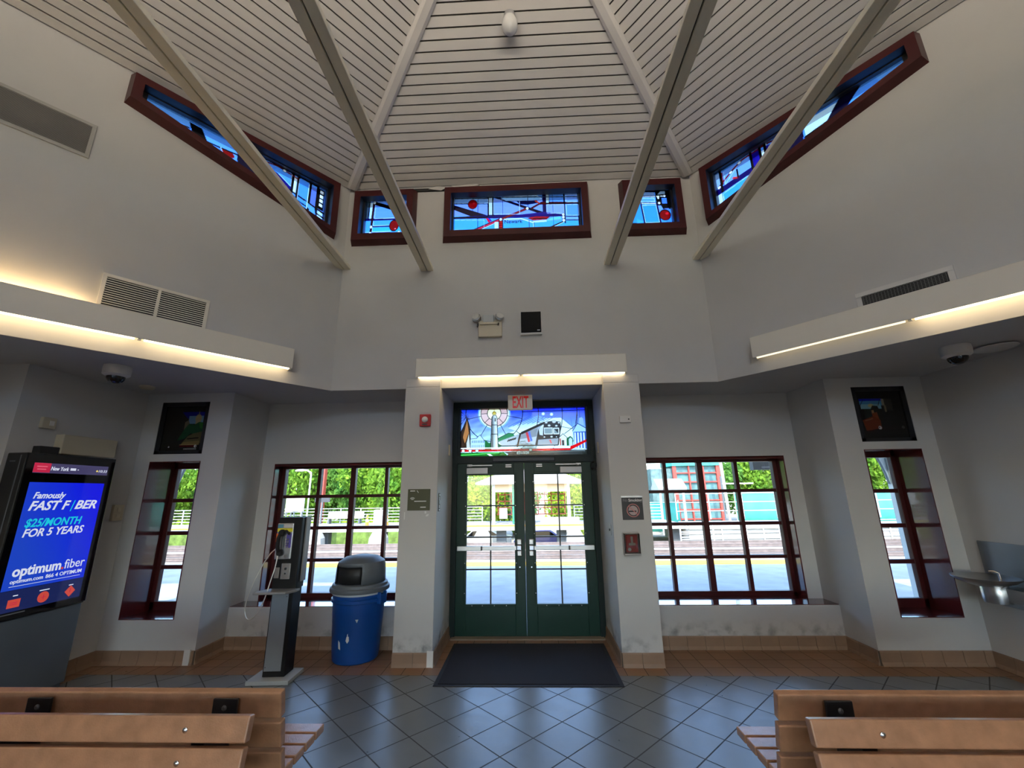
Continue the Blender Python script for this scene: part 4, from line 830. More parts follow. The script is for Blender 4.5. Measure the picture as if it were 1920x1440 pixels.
m = MB().box(-.035, .035, -.058, -.05, .10, .125).box(-.012, .012, -.057, -.05, .12, .19); m.build('handle', WHITE, r, bevel=.003); MB().lathe([(.018, 0), (.018, .004)], (-.03, -.05, .06), 16, 'y').build('key_lock', ALU, r)
m = MB().box(-.08, .08, -.072, -.068, .02, .218).box(-.08, -.076, -.07, -.02, .02, .218).box(.076, .08, -.07, -.02, .02, .218).box(-.08, .08, -.07, -.02, .214, .218); m.build('clear_cover', CLEARP, r)
bx(-.088, .088, -.06, -.02, .0, .022).build('horn_base', mat('cover_grey', (.42, .40, .38), .35), r, bevel=.006)
r = thing('thermostat', 'small white thermostat box high on the right pier', 'thermostat', (1.187, YP, 2.474)); bx(-.064, .064, -.03, 0, 0, .076).build('case', WHITE, r, bevel=.006); bx(.03, .045, -.032, -.03, .03, .045).build('sensor', BLACK, r)
for s, nm in ((-1, 'left'), (1, 'right')):
    o = bx(s * WI, s * (WI - .016), -.30, -.24, 2.19, 2.33).build('door_chime', BEIGE, None, bevel=.004); setp(o, 'small beige box on the %s wall of the door recess' % nm, 'sensor')
r = thing('light_switch', 'metal light switch plate inside the door recess, right side', 'switch', (WI, -.75, 1.24), -math.pi / 2); bx(-.036, .036, -.006, 0, 0, .115).build('plate', STEEL, r, bevel=.002); bx(-.006, .006, -.018, -.006, .045, .07).build('toggle', BLACK, r)
m = MB(); pts = []
for k in range(64):
    q = k / 63 * math.pi * 2 * 3.3; rr_ = .045 + .012 * math.sin(k * .7); pts.append((.925 + rr_ * .7 * math.cos(q), -.05 - .008 * math.sin(k), 2.05 + rr_ * 1.25 * math.sin(q)))
m.tube(pts, .0045, 6); m.tube([(.93, -.045, 2.1), (.94, -.05, 2.2), (.942, -.04, 2.3)], .004, 6)
setp(m.build('cable_coil', BLACK), 'coil of black cable at the top right of the door frame', 'cable')
# soffit devices
def dome(x, y, label, sunk):
    r = thing('dome_camera', label, 'security camera', (x, y, ZS))
    MB().lathe([(.105, 0), (.108, -.03), (.105, -.085), (.085, -.1), (.07, -.105)], n=32).build('housing', WHITE, r, smooth=True)
    MB().lathe([(.072, -.1), (.07, -.125), (.055, -.15), (.03, -.165), (.004, -.17)], n=28).build('dome', GLASSB, r, smooth=True)
dome(-3.9, -2.0, 'white dome security camera under the left soffit', 0); dome(3.99, -1.95, 'white dome security camera under the right soffit', 0)
r = thing('smoke_detector', 'small white smoke detector above the left narrow window', 'smoke detector', (-4.29, -1.25, ZS)); MB().lathe([(.075, 0), (.075, -.014), (.06, -.03), (.03, -.036)], n=28).build('case', CREAM, r, smooth=True)
r = thing('ceiling_antenna', 'flat white disc antenna beside the right dome camera', 'antenna', (4.36, -1.93, ZS)); MB().lathe([(.05, 0), (.05, -.012)], n=20).build('mount', WHITE, r); MB().lathe([(.15, -.012), (.15, -.02), (.1, -.034), (.02, -.04)], n=36).build('disc', WHITE, r, smooth=True)
r = thing('jar_light', 'small clear glass jar light high on the boarded ceiling', 'light fixture', (-.02, -2.5, 6.47))
MB().lathe([(.06, .03), (.06, -.03), (.07, -.035)], n=24).build('base', ALU, r, smooth=True); MB().lathe([(.07, -.035), (.082, -.08), (.078, -.15), (.05, -.19), (.004, -.205)], n=28).build('globe', mat('frosted_globe', (.62, .62, .6), .15), r, smooth=True)
# left side wall boxes
def sw(name, label, cat, y, z): return thing(name, label, cat, (-BO, y, z), math.pi / 2)
r = sw('outlet_box', 'small beige box on the left wall above the kiosk', 'box', -1.89, 2.378); bx(-.06, .06, -.035, 0, 0, .105).build('case', BEIGE, r, bevel=.004); bx(.0, .04, -.038, -.035, .03, .075).build('window', WHITE, r)
r = sw('junction_cabinet', 'wide beige metal box on the left wall behind the kiosk top', 'box', -1.50, 2.145); bx(-.28, .28, -.09, 0, 0, .19).build('case', BEIGE, r, bevel=.006)
r = sw('cable_box', 'low black box behind the kiosk top beside the beige box', 'box', -1.86, 2.12); bx(-.09, .08, -.08, 0, 0, .085).build('case', BLACK, r, bevel=.006)
r = sw('wall_outlet', 'beige electrical outlet plate right of the kiosk', 'outlet', -.98, 1.468); bx(-.06, .06, -.035, 0, 0, .172).build('box', BEIGE, r, bevel=.004); bx(-.02, .02, -.04, -.035, .03, .07).build('socket', CREAM, r); bx(-.02, .02, -.04, -.035, .1, .14).build('socket', CREAM, r)
# baseboard corner guards
for x, y, nm in ((-3.60, YB - .02, 'left pier'), (-1.0, YP - .02, 'portal pier left of the mat')):
    o = bx(x - .02, x + .045, y - .006, y + .01, .0, .15).build('corner_guard', WHITE); setp(o, 'white corner guard patch on the tile base of the ' + nm, 'corner guard')

# ================================================================ FLOOR THINGS
r = thing('door_mat', 'dark carpet door mat on the floor before the doors', 'mat', (.015, -.80, 0))
MB().prism([(-.875, -.565, 0), (.875, -.565, 0), (.875, .56, 0), (-.875, .56, 0)], (0, 0, .006)).build('rubber_border', MATR, r, bevel=.003); bx(-.835, .835, -.53, .53, .004, .013).build('carpet', MATM, r, bevel=.004)

# information kiosk
r = thing('information_kiosk', 'tall dark digital kiosk with a blue advertisement at the left wall', 'kiosk', (-4.354, -1.771, 0), math.pi / 2)
MB().box(-.395, .395, .02, .2, .04, .72).box(-.38, .38, .04, .18, 0, .04).build('base_cabinet', KIOSKB, r, bevel=.008)
MB().box(-.405, .405, .012, .2, .72, 2.12).build('case', BLACK, r, bevel=.01)
MB().box(-.407, -.403, .06, .07, .74, 2.1).box(-.407, -.404, .11, .16, 2.04, 2.05).build('side_seam', ALU if False else GREYP, r)
bz = MB().box(-.405, .405, 0, .012, .736, 2.117).build('screen_glass', GLASSB, r, bevel=.003)
def scr(name, c, e): return mat(name, (.002, .002, .004), .08, var=0, emit=c, estr=e)
S_BLUE = mat('screen_blue', (.002, .002, .006), .08, var=0)
nt = S_BLUE.node_tree; b = nt.nodes['Principled BSDF']; tc = nt.nodes.new('ShaderNodeTexCoord'); sx = nt.nodes.new('ShaderNodeSeparateXYZ'); ma = nt.nodes.new('ShaderNodeMath'); ma.operation = 'MULTIPLY_ADD'; ma.inputs[1].default_value = .55
mr = nt.nodes.new('ShaderNodeMapRange'); mr.inputs[1].default_value = .45; mr.inputs[2].default_value = 1.2
cm = nt.nodes.new('ShaderNodeMix'); cm.data_type = 'RGBA'; cm.inputs['A'].default_value = (.010, .045, .42, 1); cm.inputs['B'].default_value = (.004, .006, .62, 1)
nt.links.new(tc.outputs['Object'], sx.inputs[0]); nt.links.new(sx.outputs['Z'], ma.inputs[0]); nt.links.new(sx.outputs['X'], ma.inputs[2]); nt.links.new(ma.outputs[0], mr.inputs[0]); nt.links.new(mr.outputs[0], cm.inputs['Factor']); nt.links.new(cm.outputs['Result'], b.inputs['Emission Color']); b.inputs['Emission Strength'].default_value = .42
S_W = scr('screen_white', (.62, .66, .80), .36); S_T = scr('screen_teal', (.01, .42, .55), .45); S_R = scr('screen_red', (.60, .07, .05), .32); S_DK = scr('screen_navy', (.012, .02, .10), .3); S_BAR = scr('screen_bar', (.045, .04, .10), .42); S_CR = scr('screen_crimson', (.42, .015, .05), .4); S_PK = scr('screen_pink', (.6, .1, .15), .4); S_Y = scr('screen_yellow', (.7, .55, .15), .4)
y = -.0012
bx(-.342, .332, y, 0, .965, 1.863).build('advertisement', S_BLUE, r); bx(-.342, .332, y, 0, .79, .962).build('menu_panel', S_DK, r); bx(-.342, .338, y, 0, 1.945, 2.035).build('status_bar', S_BAR, r); o = bx(-.342, -.206, 2 * y, y, 1.95, 2.034).build('red_tab', S_CR, r)
y = -.0026
m = MB().box(-.318, -.235, 2 * y, y, 1.998, 2.008).box(-.312, -.242, 2 * y, y, 1.974, 1.983); m.build('tab_marks', S_PK, r)
text('New York', .05, -.2, 1.972, y, 'lettering', S_W, r, bold=.0006, shear=.2, width=.155); MB().box(-.03, .02, y, 0, 1.978, 2.0).box(.035, .047, y, 0, 1.983, 1.99).build('status_icons', S_W, r)
text('10:33', .036, .245, 1.972, y, 'lettering', S_W, r, shear=.2, width=.085); MB().prism([(.215, y, 1.984), (.228, y, 1.973), (.241, y, 1.984), (.228, y, 1.995)], (0, .0005, 0)).build('weather_icon', S_Y, r)
text('Famously', .078, -.285, 1.722, y, 'lettering', S_W, r, bold=.0015, shear=.3, width=.27)
text('FAST F', .112, -.30, 1.62, y, 'lettering', S_W, r, bold=.0028, shear=.3, width=.345); text('BER', .112, .09, 1.62, y, 'lettering', S_W, r, bold=.0028, shear=.3, width=.205)
m = MB().prism([(.052, y, 1.60), (.06, y, 1.60), (.085, y, 1.70), (.077, y, 1.70)], (0, .0005, 0)); m.build('slash', S_T, r)
text('$25/MONTH', .098, -.295, 1.478, y, 'lettering', S_T, r, bold=.0018, shear=.22, width=.48)
text('FOR 5 YEARS', .095, -.292, 1.394, y, 'lettering', S_W, r, bold=.0018, shear=.22, width=.515)
text('optimum', .118, -.292, 1.075, y, 'lettering', S_W, r, bold=.0032, width=.385); MB().lathe([(.011, 0), (.011, .001)], (.107, y, 1.083), 12, 'y').build('dot', S_R, r)
text('fiber', .118, .122, 1.075, y, 'lettering', S_W, r, width=.185); text('optimum.com', .045, -.292, 1.018, y, 'lettering', S_W, r, bold=.0004, width=.25)
text('866 4 OPTIMUM', .045, -.02, 1.018, y, 'lettering', S_W, r, bold=.0004, width=.315); bx(-.292, .29, y, 0, .992, .9955).build('rule', S_W, r)
bx(-.27, -.178, y, 0, .822, .888).build('map_icon', S_R, r); MB().lathe([(.046, 0), (.046, .0026)], (.001, 0, .858), 24, 'y').build('timetable_icon', S_R, r); MB().prism([(.229 - .048, y, .86), (.229, y, .81), (.229 + .048, y, .86), (.229, y, .91)], (0, .0014, 0)).build('alert_icon', S_R, r)
m = MB().box(-.25, -.2, 2 * y, y, .845, .85).box(-.25, -.2, 2 * y, y, .86, .865).box(-.018, .02, 2 * y, y, .856, .86).box(-.001, .003, 2 * y, y, .84, .878).box(.226, .232, 2 * y, y, .85, .885); m.build('icon_marks', S_CR, r)
MB().box(-.242, -.206, y, 0, .913, .921).box(-.04, .04, y, 0, .913, .921).box(.208, .248, y, 0, .911, .919).build('icon_captions', S_W, r)
bx(-.33, -.12, -.0008, 0, .768, .778).build('maker_strip', INKG, r)

# pay phone on a pedestal
r = thing('pay_phone', 'free-standing black pay phone pedestal beside the blue bin', 'pay phone', (-2.435, -1.19, 0), math.radians(3))
PB = mat('phone_base_paint', (.42, .44, .43), .5, var=.05)
bx(-.2, .2, -.165, .155, 0, .035).build('base_plate', PB, r, bevel=.004)
PHB = mat('phone_black', (.008, .008, .009), .5, spec=.3)
bx(-.10, .112, -.07, .115, .035, .80).build('column', PHB, r, bevel=.006)
p = bx(-.088, .075, -.078, -.07, .085, .79).build('front_panel', mat('panel_grey', (.30, .33, .36), .4, metal=.3), r, bevel=.003); MB().lathe([(.004, 0), (.004, .003)], (.06, -.078, .74), 8, 'y').lathe([(.004, 0), (.004, .003)], (-.075, -.078, .12), 8, 'y').build('screws', BLACK, p)
MB().box(-.115, .125, -.06, .115, .80, 1.495).build('housing', PHB, r, bevel=.008)
bx(.125, .14, .02, .115, .86, 1.495).build('side_trim', mat('grey_trim', (.25, .25, .25), .4), r, bevel=.003)
m = MB().prism([(-.2, -.235, .79), (.115, -.235, .79), (.17, -.12, .79), (.17, -.05, .79), (-.13, -.05, .79), (-.2, -.16, .79)], (0, 0, .022)); sh = m.build('shelf', mat('shelf_grey', (.34, .34, .34), .35, metal=.4), r, bevel=.006)
ph = bx(-.105, .06, -.10, -.06, 1.09, 1.44).build('telephone', mat('phone_steel', (.55, .57, .6), .25, metal=.8, var=.1), r, bevel=.008)
y = -.1012
MB().box(-.1, .055, y, -.1, 1.355, 1.39).build('yellow_label', mat('yellow_label', (.75, .68, .03), .5), ph); MB().box(-.1, -.045, y, -.1, 1.395, 1.43).build('blue_label', mat('blue_label', (.1, .32, .45), .5), ph); MB().box(-.105, -.07, y - .001, -.1, 1.26, 1.34).build('orange_label', mat('orange_label', (.8, .16, .03), .5), ph); MB().box(.0, .052, y, -.1, 1.2, 1.34).build('purple_card', mat('purple_card', (.09, .07, .33), .5), ph); bx(-.04, .055, y, -.1, 1.395, 1.43).build('instruction_card', mat('white_card', (.6, .6, .58), .5), ph)
k = MB()
for i in range(3):
    for j in range(4): k.box(-.022 + i * .018, -.010 + i * .018, y - .002, -.1, 1.2 + j * .024, 1.218 + j * .024)
k.build('keypad', CHROME, ph); bx(.0, .045, -.108, -.1, 1.105, 1.14).build('coin_return', STEEL, ph, bevel=.003)
h = MB(); h.tube([(-.052, -.135, 1.335), (-.056, -.15, 1.30), (-.056, -.152, 1.22), (-.052, -.135, 1.165)], [.016, .019, .019, .016], 12)
h.lathe([(.034, -.02), (.036, 0), (.026, .018)], (-.045, -.118, 1.345), 18, 'y').lathe([(.034, -.02), (.034, 0), (.024, .018)], (-.047, -.118, 1.155), 18, 'y'); h.build('handset', BLACKM, r, smooth=True)
h = MB().tube([(-.045, -.1, 1.36), (.0, -.115, 1.365), (.03, -.1, 1.33)], .012, 8); h.build('hook', BLACKM, ph, smooth=True)
m = MB(); pts = []
ctl = [(-.052, -.135, 1.13), (-.055, -.15, 1.03), (-.075, -.17, .90), (-.11, -.19, .72), (-.17, -.2, .60), (-.225, -.2, .57), (-.265, -.2, .62), (-.27, -.2, .72), (-.24, -.19, .86), (-.19, -.16, 1.02), (-.145, -.11, 1.14), (-.112, -.06, 1.19)]
def crom(c, n=6):
    o = []; c = [Vector(q) for q in c]
    for i in range(len(c) - 1):
        p0, p1, p2, p3 = c[max(i - 1, 0)], c[i], c[i + 1], c[min(i + 2, len(c) - 1)]
        for k in range(n): t = k / n; o.append(.5 * (2 * p1 + (p2 - p0) * t + (2 * p0 - 5 * p1 + 4 * p2 - p3) * t * t + (3 * p1 - p0 - 3 * p2 + p3) * t ** 3))
    return o + [c[-1]]
m.tube(crom(ctl), .0055, 8); m.build('armoured_cord', mat('cord_steel', (.6, .58, .52), .35, metal=.6), r, smooth=True)
v = MB().box(-.03, .065, -.085, -.06, .90, 1.05).build('coin_vault', mat('vault_steel', (.5, .52, .54), .25, metal=.8), r, bevel=.006); MB().lathe([(.012, 0), (.012, .004)], (.018, -.085, 1.0), 12, 'y').lathe([(.008, 0), (.008, .004)], (.018, -.085, .955), 12, 'y').build('vault_lock', BLACK, v)
bx(-.1, -.05, -.075, -.06, .91, 1.01).build('directory_plate', STEEL, r, bevel=.004)

# blue bin with grey dome lid
r = thing('trash_can', 'round blue bin with a grey dome lid by the left pier', 'trash can', (-1.865, -.665, 0))
MB().lathe([(.225, 0), (.238, .012), (.245, .06), (.283, .66), (.287, .70), (.276, .70), (.24, .06), (.2, .03)], n=48).build('body', BLUE, r, smooth=True)
m = MB().lathe([(.2865, .585), (.294, .59), (.296, .62), (.286, .625)], n=48); m.build('rim_band', BLUE, r, smooth=True)
for a in (-18, 162):
    o = MB().box(.275, .325, -.05, .05, .56, .59).box(.31, .325, -.05, .05, .56, .66).box(.275, .325, -.055, -.04, .56, .68).box(.275, .325, .04, .055, .56, .68).build('handle', BLUE, r, bevel=.008); o.rotation_euler = (0, 0, math.radians(a))
MB().lathe([(.288, .66), (.292, .685), (.29, .70), (.284, .70)], n=40).build('liner', mat('white_liner', (.7, .72, .74), .4), r, smooth=True)
LR = .29
lid = MB().lathe([(.318, .685), (.322, .70), (.318, .725), (.30, .735), (.295, .76), (.28, .77)], n=48).build('lid_rim', GREYP, r, smooth=True)
prof = [(.272, .765), (.268, .86), (.262, .95), (.25, .985), (.18, 1.03), (.07, 1.05), (.005, 1.052)]
n = 64; rings = []
for R_, h_ in prof: rings.append([(R_ * math.cos(2 * math.pi * k / n), R_ * math.sin(2 * math.pi * k / n), h_) for k in range(n)])
dm = MB(); vs = [p for rg in rings for p in rg]; fs = []
op0, op1 = 214, 292
for a_ in range(len(rings) - 1):
    for i in range(n):
        ang = (i + .5) * 360 / n
        if a_ < 2 and op0 < ang < op1: continue
        j = (i + 1) % n; fs.append((a_ * n + i, a_ * n + j, (a_ + 1) * n + j, (a_ + 1) * n + i))
fs.append(tuple((len(rings) - 1) * n + i for i in range(n))); dm.add(vs, fs); o = dm.build('dome_lid', GREYP, r, smooth=True); sol = o.modifiers.new('s', 'SOLIDIFY'); sol.thickness = .008; sol.offset = -1
m = MB(); m.loft([[(.255 * math.cos(math.radians(q)), .255 * math.sin(math.radians(q)), .78) for q in range(op0, op1 + 2, 6)] , [(.245 * math.cos(math.radians(q)), .245 * math.sin(math.radians(q)), .955) for q in range(op0, op1 + 2, 6)]], closed=False, caps=False)
o = m.build('flap', mat('flap_black', (.012, .013, .014), .5), r, smooth=True); sol = o.modifiers.new('s', 'SOLIDIFY'); sol.thickness = .006
m = MB()
for q, w_, h_, z in ((266, 3.6, .0, .40), ): pass
def decal(mb, pts):   # points in (angle deg, z) on the tapered side
    R_ = lambda z: .2455 + (z - .06) / .6 * .038
    mb.loft([[(R_(z) * math.cos(math.radians(q)), R_(z) * math.sin(math.radians(q)), z) for q, z in pts], [((R_(z) + .001) * math.cos(math.radians(q)), (R_(z) + .001) * math.sin(math.radians(q)), z) for q, z in pts]])
decal(m, [(285, .44), (292, .44), (289, .405)]); decal(m, [(268, .28), (273, .28), (274, .24), (270, .215), (266, .24)]); decal(m, [(269, .30), (271, .31), (271, .26), (269, .26)]); decal(m, [(246, .24), (251, .22), (253, .15), (247, .16)])
m.build('torn_stickers', INKW, r)

# back-to-back benches
def bench(sgn, label, xin, L):
    r = thing('bench', label, 'bench', (sgn * xin, -3.565, 0)); X0, X1 = 0, sgn * L
    def slat(name, prof, m=WOOD):
        w = MB(); w.loft([[(X0, y, z) for y, z in prof], [(X1, y, z) for y, z in prof]]); return w.build(name, m, r, bevel=.006)
    def tilted(yc, zc, w, t, ang):
        c, s = math.cos(ang), math.sin(ang); P = []
        for a, b in ((-w / 2, -t / 2), (w / 2, -t / 2), (w / 2, t / 2), (-w / 2, t / 2)): P.append((yc + a * s + b * c, zc + a * c - b * s))
        return P
    # far bench (seat towards the windows) then near bench (seat towards the viewer)
    for k in range(4): slat('seat_slat', [(yy, zz) for yy, zz in ((.60 - k * .108, .40), (.60 - k * .108, .44), (.505 - k * .108, .44), (.505 - k * .108, .40))])
    for k in range(3): slat('back_slat', tilted(.115 + k * .028, .745 - k * .135, .118, .04, -.2))
    for k in range(3): slat('back_slat', tilted(-.135 - k * .021, .755 - k * .108, .094, .04, .19))
    for k in range(4): slat('seat_slat', [(yy, zz) for yy, zz in ((-.60 + k * .108, .40), (-.60 + k * .108, .44), (-.505 + k * .108, .44), (-.505 + k * .108, .40))])
    bxs = (.255, 1.18, L - .25)
    for x in bxs:
        x = sgn * x
        m = MB(); m.box(x - .06, x + .06, .062, .075, .70, .782).box(x - .06, x + .06, -.08, .075, .70, .71); m.build('bracket', BLACK, r, bevel=.003)
        m = MB().box(x - .03, x + .03, -.09, .09, .05, .70).box(x - .03, x + .03, -.55, .55, .36, .40).box(x - .04, x + .04, -.35, .35, 0, .05); m.build('leg', BLACK, r, bevel=.004)
        MB().lathe([(.012, 0), (.012, .004), (.006, .008)], (x, .062, .745), 12, 'y').build('bolt', mat('dull_bolt', (.12, .12, .12), .5, metal=.6), r)
        for k in range(2): MB().lathe([(.011, 0), (.011, .005), (.005, .009)], (x + .015 * sgn, -.154 - k * .021, .757 - k * .108), 12, 'y').build('bolt', CHROME, r, smooth=True)
bench(-1, 'brown slatted back-to-back bench at the lower left', 1.14, 2.45); bench(1, 'brown slatted back-to-back bench at the lower right', 1.19, 2.45)

# drinking fountain on the right wall
r = thing('drinking_fountain', 'stainless steel drinking fountain on the right wall', 'drinking fountain', (BO, -1.27, 0), -math.pi / 2)
bx(-.24, .40, -.02, 0, .60, 1.18).build('back_panel', mat('dull_steel', (.33, .34, .35), .4, metal=.9, var=.06), r, bevel=.003)
MB().lathe([(.02, .80), (.11, .81), (.2, .845), (.235, .872), (.24, .885), (.232, .887), (.19, .87), (.08, .85), (.01, .845)], (0, -.26, 0), 40).build('bowl', STEEL, r, smooth=True)
MB().lathe([(.095, .66), (.1, .70), (.1, .80), (.09, .82)], (0, -.2, 0), 28).box(-.09, .4, -.2, -.02, .68, .8).build('support_arm', STEEL, r, smooth=True)
MB().tube([(.10, -.22, .86), (.10, -.225, .93), (.08, -.24, .945), (.05, -.26, .94)], .011, 10).build('spout', CHROME, r, smooth=True)
r = thing('pipe_cover', 'small grey outlet plate on the right wall below the fountain', 'outlet', (BO, -1.33, .40), -math.pi / 2); bx(-.04, .04, -.006, 0, 0, .12).build('plate', mat('dim_plate', (.33, .33, .34), .5), r, bevel=.002)

# ================================================================ OUTDOORS
CONC = mat('platform_concrete', (.36, .37, .38), .8, var=.12, vscale=2.5, bump=.15, bscale=30)
CONCL = mat('pale_concrete', (.40, .375, .32), .85, var=.12, vscale=1.2)
YEL = mat('tactile_yellow', (.80, .52, .03), .7, var=.08, vscale=20)
BAL = mat('ballast_stone', (.42, .375, .32), .9, var=.35, vscale=14, bump=.9, bscale=14)
RUST = mat('rail_steel', (.24, .18, .15), .5, metal=.4, var=.2, vscale=4)
WRAIL = mat('white_rail_paint', (.62, .62, .60), .5, var=.03)
SREC = mat('dark_steel', (.10, .11, .11), .7)  # one even dark grey for outdoor legs, poles and pillars
REDST = mat('red_steel', (.42, .05, .03), .5, var=.08); TEAL = mat('teal_panel', (.05, .40, .33), .5, var=.1); LTEAL = mat('teal_fence_cloth', (.06, .36, .28), .8, var=.15, vscale=1)
GRN = mat('outdoor_green_paint', (.01, .16, .09), .5); CREAMW = mat('shelter_fascia', (.62, .46, .28), .6, var=.05); ROOFL = mat('shelter_roof', (.44, .41, .35), .7, var=.06)
GROUND = mat('track_ground', (.34, .28, .20), .95, var=.3, vscale=2)
GRASS = mat('grass_bank', (.16, .25, .05), .95, var=.4, vscale=3)
struct('platform_floor', MB().box(-40, 40, .12, 5.15, -.3, -.002), CONC, 'station platform of grey concrete outside the windows')
struct('platform_edge_floor', MB().box(-40, 40, 5.15, 5.8, -.3, 0.0), YEL, 'yellow tactile strip at the platform edge')
o = bx(-14, 14, -15.5, -12.4, 3.42, 3.52).build('sun_block_canopy', mat('canopy_metal', (.34, .36, .37), .6)); setp(o, 'unseen flat slab added behind the hall to shade the rear openings', 'canopy')  # added slab out of view, keeps direct sun off the rear openings
struct('low_bounce_floor', bx(-30, 30, -50, -12.3, -.3, -.02), mat('low_bounce_paving', (.10, .10, .105), .85, var=.08), 'unseen paving behind the hall, made dark to keep warm bounce down')  # unseen ground, darkened so less warm light bounces into the hall
struct('trackbed_terrain', MB().box(-80, 80, -60, 21.75, -1.6, -1.42).box(8, 80, 21.75, 80, -1.6, -1.42).box(-80, 8, 21.75, 80, -2.6, -2.4), GROUND, 'sandy ground under and beyond the tracks')
for i, yc in enumerate((7.6, 11.6, 15.6, 19.2)):
    m = MB(); m.prism([(-60, yc - 1.7, -1.42), (60, yc - 1.7, -1.42), (60, yc - 1.3, -1.22), (-60, yc - 1.3, -1.22)], (0, .01, 0)); m = MB().loft([[(-60, yc + a, z) for a, z in ((-1.8, -1.43), (-1.3, -1.24), (1.3, -1.24), (1.8, -1.43))], [(60, yc + a, z) for a, z in ((-1.8, -1.43), (-1.3, -1.24), (1.3, -1.24), (1.8, -1.43))]])
    o = m.build('ballast_gravel', BAL); setp(o, ('nearest', 'second', 'third', 'farthest')[i] + ' stone ballast bed of the four tracks outside', 'ballast', kind='stuff')
    for s in (-1, 1):
        z = -1.17; m = MB().box(-60, 60, yc + s * .7175 - .07, yc + s * .7175 + .07, z - .05, z - .035).box(-60, 60, yc + s * .7175 - .012, yc + s * .7175 + .012, z - .04, z + .08).box(-60, 60, yc + s * .7175 - .036, yc + s * .7175 + .036, z + .07, z + .105)
        o = m.build('rail', RUST); setp(o, ('near', 'far')[s > 0] + ' steel rail of the ' + ('nearest', 'second', 'third', 'farthest')[i] + ' track outside', 'rail')
# opposite platform
ZO, YO = -.27, 21.6
m = MB().box(-45, 9.5, YO, YO + 4.6, ZO - .28, ZO); struct('far_platform_floor', m, CONCL, 'pale concrete platform across the tracks')
struct('far_platform_edge_floor', MB().box(-45, 9.5, YO - .02, YO + .6, ZO - .03, ZO + .012), YEL, 'yellow strip along the far platform edge')
colm = bx(-.3, .3, 0, .5, -2.4, ZO - .28)
xs = [-17.2, -13.2, -9.5, -5.6, -1.8, 2.0, 5.8, 9.0]
first = None
for i, x in enumerate(xs):
    o = colm.build('platform_pillar', SREC) if first is None else first.copy()
    if first is None: first = o
    else: col.objects.link(o)
    o.location = (x, YO + .6, 0); setp(o, 'dark concrete pillar under the far platform', 'pillar', 'pillars under the far platform')
def railing(name, label, x0, x1, y, z0, h=1.05, n=5, step=1.5, m_=WRAIL, x_slope=0., group=None):
    r = thing(name, label, 'railing', (0, 0, 0), 0, group); k = max(1, round((x1 - x0) / step))
    zz = lambda x: z0 + (x - x0) * x_slope
    po = MB()
    for i in range(k + 1): x = x0 + (x1 - x0) * i / k; po.box(x - .03, x + .03, y - .03, y + .03, zz(x), zz(x) + h)
    po.build('posts', m_, r); ra = MB()
    for j in range(n): q = h * (j + 1) / n - .03; ra.tube([(x0, y, zz(x0) + q), (x1, y, zz(x1) + q)], .028, 6)
    ra.build('rails', m_, r)
railing('platform_railing', 'white railing along the far platform, seen in the left window', -42, -3.4, YO + 4.2, ZO)
railing('platform_railing', 'short white railing right of the far shelter', 3.2, 9.4, YO + 4.2, ZO)
railing('ramp_railing', 'pale ramp railing in front of the glass tower', 8.8, 24, 20.6, -1.2, 1.15, 4, 1.9)
railing('ramp_railing', 'lower pale railing sloping to the right of the tower', 9, 26, 21.15, -1.42, .95, 3, 2.4, x_slope=.012)
railing('fence_railing', 'tall pale pipe fence before the green cloth', 10, 30, 24.5, -.2, 1.7, 3, 2.2)
struct('ramp_floor', MB().box(9.5, 30, 21.2, 26, -1.45, -.55).box(9.5, 30, 21.1, 21.3, -.55, -.25), CONCL, 'pale concrete ramp right of the far platform')
struct('crossing_floor', bx(4.5, 9.8, 9.8, 13.5, -1.45, -1.05), mat('crossing_timber', (.48, .34, .16), .8, var=.1), 'sunlit timber crossing between the tracks')
# far shelter
r = thing('platform_shelter', 'waiting shelter with a pale hipped roof on the far platform', 'shelter', (.1, 24.2, ZO)); h = 2.52
MB().loft([[(-3.6, -1.7, h), (3.55, -1.7, h), (3.55, 1.7, h), (-3.6, 1.7, h)], [(-3.6, -1.7, h + .12), (3.55, -1.7, h + .12), (3.55, 1.7, h + .12), (-3.6, 1.7, h + .12)], [(-1.6, -.1, h + 1.0), (1.6, -.1, h + 1.0), (1.6, .1, h + 1.0), (-1.6, .1, h + 1.0)]]).build('roof', ROOFL, r)
bx(-2.5, 2.55, -1.2, -1.1, h - .5, h).build('fascia', CREAMW, r)
for x in (-2.45, 2.5): bx(x - .1, x + .1, -1.22, -1.02, 0, h).build('post', mat('grey_post', (.55, .57, .58), .5), r)
for x in (.2, -1.15): bx(x - .06, x + .06, -1.25, -1.13, 0, h).build('post', GRN, r)
m = MB()
for x in np.linspace(-2.3, 2.4, 11): m.box(x - .03, x + .03, 1.0, 1.05, .5, h - .3)
for z in (.5, .95, 1.4, 1.85): m.box(-2.4, 2.5, 1.0, 1.05, z - .03, z + .03)
m.build('window_bars', REDST, r); bx(.6, 3.1, -1.5, -1.3, 0, .42).build('low_wall', CONCL, r); bx(-2.05, -1.55, -1.3, -1.2, .35, 1.0).build('notice_board', INKW, r)
